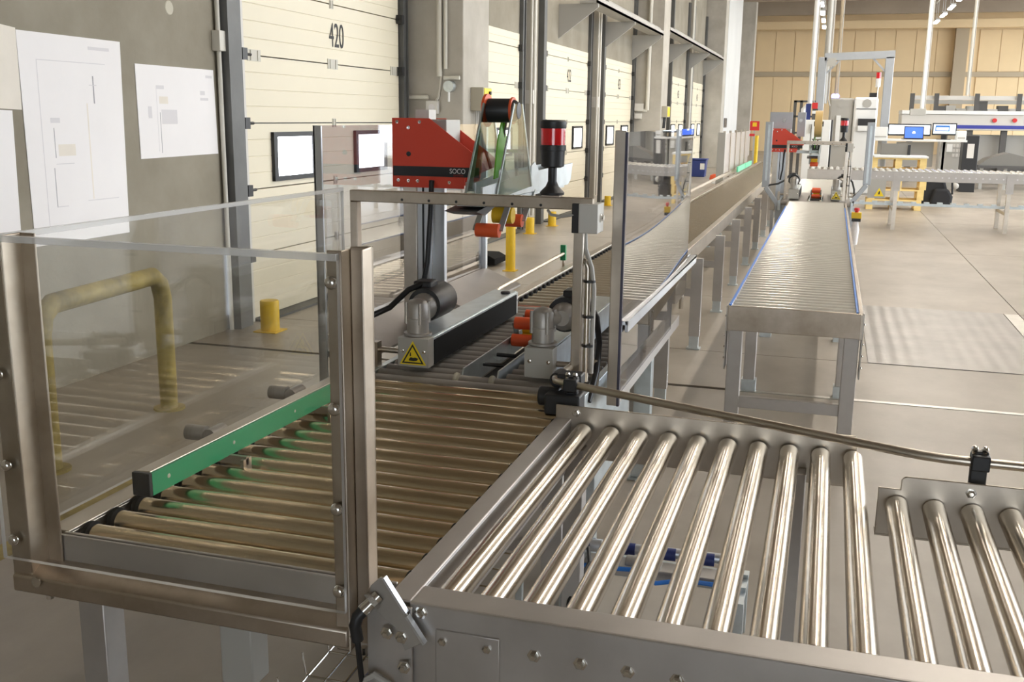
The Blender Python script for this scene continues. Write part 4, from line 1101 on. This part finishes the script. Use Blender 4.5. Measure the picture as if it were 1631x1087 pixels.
P(MBox(p.x, q.x, 28, 28.6, 0, p.z), 'cabinet_body', 'black_plastic', bk, .01)
P(MBox(p.x+.1, q.x-.1, 27.985, 28.0, p.z-.55, p.z-.2), 'cabinet_label', 'light_grey_box', bk)
ts = thing('sorting_table', 'dark table covered with grey sheeting under the striped machine line', 'table', (4.6, 30, 0))
p, q = AT(1560, 240, 29.5), AT(1650, 240, 29.5)
P(MB().prism([(p.x,.62),(p.x+.2,.78),(p.x+.7,.95),(p.x+1.3,.80),(q.x,.85),(q.x,.62)], 'y', 29.4, 30.3), 'sheeting', 'cladding_dark', ts)
P(MBox(p.x-.02,q.x,29.35,30.35,.55,.62), 'table_top', 'dark_machine', ts)
for xx in (p.x+.1, (p.x+q.x)/2, q.x-.1):
    P(MBox(xx-.04,xx+.04,29.45,29.53,0,.55), 'table_leg', 'grey_paint', ts)

# rucksack on the floor
rk = thing('rucksack', 'black rucksack on the floor right of the pallet stack', 'bag', (2.12, 23.2, 0))
b = MB().prism([(1.83,0),(2.34,0),(2.38,.22),(2.30,.50),(2.14,.62),(1.98,.60),(1.86,.42)], 'y', 23.02, 23.38).prism([(2.0,.02),(2.44,.02),(2.46,.20),(2.36,.36),(2.10,.36)], 'y', 22.92, 23.03)
P(b, 'bag_body', 'cloth_black', rk, .05)
P(MB().tube([(2.2,23.0,.50),(2.32,22.95,.62),(2.42,22.95,.50),(2.44,22.95,.25)], .02, 8), 'bag_strap', 'cloth_black', rk)
P(MB().ball((2.48,23.0,.42), .10, 10, (.8,.5,.7)), 'bag_pocket', 'cable_grey', rk)
st = thing('rack_frame', 'dark steel rack frame left of the white cabinet', 'rack', (-.9, 30, 0))
for xx in (1267, 1277):
    p = AT(xx, 160, 30); P(MBox(p.x-.04,p.x+.04,30,30.08,0,p.z), 'rack_post', 'dark_machine', st)
for yy in (160, 184, 210):
    p, q = AT(1265, yy, 30), AT(1300, yy, 30); P(MBox(p.x,q.x,30,30.06,p.z-.05,p.z), 'rack_beam', 'dark_machine', st)
p, q = AT(1284, 166, 23.0), AT(1304, 186, 23.0)
t = thing('cable_cluster', 'cluster of valves with a red tag on top of the white cabinet', 'fittings', ((p.x+q.x)/2, 22.3, p.z))
zc = AT(1300, 191, 22.3).z
P(MBox(p.x+.02,p.x+.12,22.2,22.3,zc,zc+.32), 'valve_body', 'blue_navy', t)
P(MBox(p.x+.15,p.x+.26,22.2,22.28,zc,zc+.22), 'valve_body', 'dark_machine', t)
P(MBox(p.x+.14,p.x+.25,22.18,22.26,zc+.22,zc+.34), 'red_tag', 'sign_red', t)
P(MBox(p.x+.15,p.x+.24,22.17,22.18,zc+.12,zc+.18), 'white_tag', 'white_paint', t)

# ================================================================== ALONG THE DOCK WALL
def bollard(x, y, h, r, label):
    t = thing('bollard', label, 'bollard', (x, y, 0), group='yellow bollards by the dock doors')
    P(MB().lathe((x,y,0),(0,0,1),[(0,r),(h-.01,r),(h,r*.92)],18), 'bollard_tube', 'yellow', t)
    P(MBox(x-r*1.3,x+r*1.3,y-r*1.3,y+r*1.3,0,.008), 'bollard_plate', 'yellow', t)
bollard(-3.37, 10.95, .58, .055, 'tallest yellow bollard standing in front of the first pillar')
bollard(-4.21, 14.65, .24, .065, 'short yellow bollard at the right of the second dock door')
bollard(-4.19, 15.85, .23, .065, 'short yellow bollard at the left of door 422')
bollard(-4.18, 20.1, .19, .065, 'short yellow bollard between doors 422 and 423')
bollard(-4.19, 7.10, .25, .075, 'yellow bollard at the left foot of door 420')
bollard(-4.15, 31.0, .30, .08, 'farthest yellow bollard beside the blue bin')
hg = thing('guard_hoop', 'yellow tubular guard hoop standing before the concrete wall', 'guard rail', (-3.55, 4.4, 0))
P(MB().tube([(-3.49,3.84,0),(-3.49,3.84,.66),(-3.495,3.87,.75),(-3.505,3.95,.80),(-3.55,4.4,.80),(-3.59,4.84,.80),(-3.60,4.91,.75),(-3.605,4.94,.66),(-3.605,4.94,0)], .05, 14), 'hoop_tube', 'yellow_worn_veiled', hg)
for yy, xx in ((3.84,-3.49),(4.94,-3.605)):
    P(MB().lathe((xx,yy,0),(0,0,1),[(0,.09),(.012,.09)],16), 'hoop_foot', 'yellow_worn_veiled', hg)
bn = thing('blue_bin', 'blue waste bin with white label in front of the far dock doors', 'bin', (-3.80, 31.7, 0))
P(MB().prism([(-4.0,0),(-3.62,0),(-3.58,.50),(-4.04,.50)], 'y', 31.5, 31.95), 'bin_body', 'blue_bin', bn, .01)
P(MBox(-4.06,-3.56,31.47,31.98,.50,.54), 'bin_rim', 'blue_bin', bn, .005)
P(MBox(-3.75,-3.62,31.49,31.5,.22,.40), 'bin_label', 'white_paint', bn)
oc = thing('orange_cap', 'small orange and white fitting on the floor by the long conveyor', 'fitting', (-3.0, 28.5, 0))
P(MB().lathe((-3.0,28.5,0),(0,0,1),[(0,.16),(.10,.16)],14), 'white_base', 'white_paint', oc)
P(MB().lathe((-2.98,28.5,.10),(0,0,1),[(0,.15),(.12,.13),(.15,.05)],14), 'orange_top', 'orange', oc)

# posters (plans taped to the wall)
def paper(poly, name, label, m_='paper', marks=()):
    t = thing(name, label, 'paper', (WX, poly[0][0], poly[0][1]))
    P(MB().prism(poly, 'x', WX+.001, WX+.004), 'sheet', m_, t)
    for (y0_, y1_, z0_, z1_, mm) in marks:
        P(MBox(WX+.004, WX+.0046, y0_, y1_, z0_, z1_), 'plan_line', mm, t)
    return t
paper([(5.01,.90),(5.885,.90),(5.915,2.15),(5.00,2.155)], 'wall_plan', 'large white layout plan taped to the concrete wall',
      marks=[(5.14,5.145,.98,2.0,'ink'),(5.14,5.75,1.995,2.0,'ink'),(5.62,5.63,1.75,1.92,'ink_dark'),(5.585,5.655,1.86,1.866,'ink'),(5.22,5.30,1.63,1.66,'ink'),(5.24,5.245,1.42,1.60,'ink_dark'),(5.24,5.40,1.38,1.385,'ink'),(5.22,5.225,1.12,1.36,'ink_dark'),(5.22,5.32,1.12,1.125,'ink'),(5.27,5.42,1.43,1.50,'paper_warm'),(5.55,5.56,1.15,1.75,'paper_warm'),(5.5,5.8,1.14,1.145,'ink'),(5.6,5.8,2.08,2.10,'ink')])
paper([(3.6,.62),(4.90,.90),(4.92,1.70),(3.6,1.75)], 'wall_plan', 'white layout sheet at the left edge under the warm toned strip', marks=[(4.5,4.505,1.0,1.6,'ink')])
paper([(3.6,1.752),(4.996,1.705),(4.998,2.165),(3.6,2.30)], 'wall_plan', 'warm toned paper strip joined above the plans', 'paper_warm')
paper([(6.06,1.385),(7.00,1.395),(6.985,2.018),(6.055,2.020)], 'wall_plan', 'smaller white plan sheet beside the first dock door',
      marks=[(6.27,6.274,1.43,1.86,'ink'),(6.30,6.305,1.42,1.70,'ink_dark'),(6.27,6.36,1.86,1.885,'ink'),(6.30,6.40,1.76,1.81,'paper_warm'),(6.32,6.50,1.62,1.72,'ink'),(6.80,6.86,1.83,1.86,'ink'),(6.80,6.90,1.79,1.81,'ink'),(6.88,6.96,1.955,1.975,'ink'),(6.17,6.21,1.66,1.74,'ink')])

# conduits and boxes on the wall
def wall_thing(name, label, cat, loc): return thing(name, label, cat, loc)
cdt = wall_thing('conduit', 'cream conduit with a joint box running up beside door 420', 'pipe', (WX, 7.02, 0))
P(MB().cyl((WX+.03,7.035,0),(WX+.03,7.035,6),.018,10), 'pipe', 'pipe_cream', cdt)
P(MBox(WX,WX+.07,6.99,7.08,2.16,2.31), 'joint_box', 'pipe_cream', cdt, .004)
Yp = 10.69
def AX(x, y): return at(x, y, Yp)
c1_ = AX(701, 120)
pc = wall_thing('conduit', 'pair of pale conduits down the side of the first pillar', 'pipe', (c1_.x, Yp, c1_.z))
P(MB().cyl((c1_.x,Yp-.02,AX(701,122).z),(c1_.x,Yp-.02,7),.03,10), 'pipe', 'pipe_cream', pc)
c2_ = AX(708, 110); P(MB().cyl((c2_.x+.02,Yp-.02,c2_.z),(c2_.x+.02,Yp-.02,7),.02,10), 'pipe', 'pipe_cream', pc)
P(MB().tube([(c1_.x+.02,Yp-.02,AX(701,122).z),AX(701,140),AX(698,156),AX(690,166)], .012, 8), 'cable', 'pipe_cream', pc)
for x0, x1, yy in ((650, 683, 155), (708, 733, 124)):
    p, q = AX(x0, yy), AX(x1, yy); P(MB().cyl((p.x,Yp-.02,p.z),(q.x,Yp-.02,p.z),.022,8), 'short_pipe', 'pipe_cream', pc)
p = AX(690, 171); so = wall_thing('socket', 'white wall socket low on the first pillar', 'socket', (p.x, Yp, p.z))
P(MBox(p.x-.07,p.x+.07,Yp-.05,Yp+.01,p.z-.07,p.z+.07), 'socket_body', 'light_grey_box', so, .008)
P(MB().cyl((p.x,Yp-.055,p.z),(p.x,Yp-.05,p.z),.035,12), 'socket_face', 'ink', so)
p = AX(718, 138); so = wall_thing('lamp_socket', 'grey round wall fitting with a stem on the first pillar', 'fitting', (p.x, Yp, p.z))
P(MB().cyl((p.x,Yp-.08,p.z),(p.x,Yp+.01,p.z),.06,14), 'fitting_body', 'galvanised', so)
P(MB().cyl((p.x,Yp-.06,p.z-.06),(p.x,Yp-.06,p.z-.16),.012,8), 'fitting_stem', 'white_paint', so)
# door control box on the pillar front
def AF(x, y):
    d = (x-815.5)/FPX*rt2 - (y-543.5)/FPX*up2 + fw
    return Vector((0,0,CAMZ)) + d*(-3.85/d.x)
p, q = AF(752, 139), AF(768, 177)
bu = thing('pillar_bumper', 'black rubber bumper at the foot of the first pillar', 'bumper', (-3.8, 11.2, 0))
P(MB().prism([(-3.85,.02),(-3.62,.02),(-3.62,.09),(-3.70,.13),(-3.85,.13)], 'y', 11.15, 11.57), 'bumper_block', 'black_rubber', bu, .008)
P(MBox(-3.85,-3.838,11.2,11.5,0,.16), 'bumper_plate', 'track_grey', bu)
cb = wall_thing('control_box', 'putty coloured door control box with yellow face on the first pillar', 'control box', (-3.85, p.y, q.z))
P(MBox(-3.85,-3.70,p.y-.05,p.y+.22,q.z,p.z), 'box_body', 'putty', cb, .006)
P(MBox(-3.70,-3.692,p.y-.04,p.y+.21,q.z+.01,p.z-.01), 'box_face', 'sign_yellow', cb)
for i in range(4): P(MB().cyl((-3.692,p.y+.13,p.z-.06-.06*i),(-3.67,p.y+.13,p.z-.06-.06*i),.02,10), 'box_button', 'black_plastic', cb)
P(MB().cyl((-3.692,p.y+.10,q.z+.03),(-3.64,p.y+.10,q.z+.03),.03,12), 'stop_button', 'sign_red', cb)
for dx in (.0, .06, .12):
    P(MB().tube([(-3.80,p.y+dx,q.z),(-3.81,p.y+dx,q.z-.3),(-3.83,p.y+dx,q.z-.8)], .012, 8), 'box_cable', 'cable_grey', cb)
# same kit on the next pillar
Yp2 = 24.19
def A2(x, y): return at(x, y, Yp2)
t = wall_thing('conduit', 'cream conduit on the side of the second pillar', 'pipe', (A2(1031,165).x, Yp2, A2(1031,165).z))
p = A2(1031, 176); P(MB().cyl((p.x,Yp2-.03,p.z),(p.x,Yp2-.03,7.5),.045,10), 'pipe', 'pipe_cream', t)
p0, p1 = A2(1007, 178), A2(1031, 176); P(MB().cyl((p0.x,Yp2-.03,p1.z),(p1.x,Yp2-.03,p1.z),.03,8), 'pipe', 'pipe_cream', t)
p = A2(1020, 172); P(MBox(p.x-.12,p.x+.08,Yp2-.1,Yp2,p.z-.06,p.z+.10), 'pipe_box', 'light_grey_box', t)
p = A2(1017, 185); P(MBox(p.x-.08,p.x+.08,Yp2-.1,Yp2,p.z-.06,p.z+.06), 'pipe_socket', 'light_grey_box', t)
p, q = AF(1052, 169), AF(1062, 187)
cb2 = wall_thing('control_box', 'putty coloured control box on the second pillar', 'control box', (-3.85, p.y, q.z))
P(MBox(-3.85,-3.72,24.35,24.75,q.z,p.z), 'box_body', 'putty', cb2, .006)
P(MBox(-3.72,-3.715,24.37,24.73,q.z+.02,p.z-.02), 'box_face', 'sign_yellow', cb2)
for dx in (.1, .25): P(MB().cyl((-3.80,24.35+dx,q.z),(-3.82,24.35+dx,q.z-.25),.02,8), 'box_cable', 'black_plastic', cb2)
# cable trays bracketed off the wall
for (ya, yb, z_, nm) in ((17.2, 24.15, 3.55, 'galvanised cable tray bracketed above doors 422 and 423'), (25.1, 37.6, 3.72, 'cable tray with pipes bracketed above the far dock doors')):
    t = thing('cable_tray', nm, 'cable tray', (-4.2, (ya+yb)/2, z_))
    P(MBox(-4.15,-3.85,ya,yb,z_,z_+.04).box(-3.87,-3.85,ya,yb,z_,z_+.10), 'tray', 'machine_grey', t)
    P(MB().cyl((-3.98,ya+1.2,z_+.12),(-3.98,yb,z_+.12),.07,10), 'pipe', 'machine_grey', t)
    P(MB().cyl((-4.1,ya+2,z_+.10),(-4.1,yb,z_+.10),.05,10), 'pipe', 'steel_dark', t)
    n = int((yb-ya)/3.4)+1
    for i in range(n):
        y_ = ya+.1+i*(yb-ya-.3)/max(1, n-1)
        P(MB().prism([(WX,z_),(-3.86,z_),(-3.86,z_-.06),(WX,z_-.55)], 'y', y_, y_+.06), 'bracket', 'machine_grey', t)
# channel columns between doors
for yy, lab in ((15.35, 'pale cable riser with joint box standing beside the third dock door'), (19.95, 'pale cable riser with joint box standing beside the fourth dock door'), (33.5, 'pale cable riser between the two farthest dock doors')):
    t = thing('cable_riser', lab, 'cable riser', (WX, yy, 0))
    P(MBox(WX,WX+.10,yy,yy+.30,0,6.5), 'riser_channel', 'concrete_pillar', t)
    P(MB().cyl((WX+.13,yy+.06,.2),(WX+.13,yy+.06,6.5),.025,8), 'riser_pipe', 'pipe_cream', t)
    P(MB().cyl((WX+.12,yy-.08,.2),(WX+.12,yy-.08,6.5),.02,8), 'riser_pipe', 'pipe_cream', t)
    P(MBox(WX,WX+.14,yy-.02,yy+.10,1.9,2.1), 'riser_box', 'light_grey_box', t)
# red fire sign and yellow post far down
sx_ = -3.78
p, q = AT(1195, 193, 42), AT(1209, 208, 42)
t = thing('fire_sign', 'red fire point sign with yellow pictogram far down the hall', 'sign', ((p.x+q.x)/2, 42, q.z))
P(MBox(p.x,q.x,42,42.03,q.z,p.z), 'sign_plate', 'sign_red', t)
P(MBox(p.x+.1,q.x-.1,41.98,42,q.z+.15,p.z-.05), 'pictogram', 'yellow', t)
P(MBox(p.x,p.x+.2,42,42.03,AT(1195,217,42).z,AT(1195,213,42).z), 'lower_sign', 'sign_red', t)
P(MBox((p.x+q.x)/2-.03,(p.x+q.x)/2+.03,42.03,42.08,0,p.z), 'sign_post', 'grey_paint', t)
p, q = AT(1203, 216, 40), AT(1208, 250, 40)
t = thing('bollard', 'tall yellow post standing beside the fire sign', 'bollard', (p.x, 40, 0))
P(MB().cyl((p.x+.06,40,0),(p.x+.06,40,p.z),.07,12), 'post_tube', 'yellow', t)
P(MBox(p.x-.08,p.x+.2,39.86,40.14,0,.02), 'post_plate', 'yellow', t)
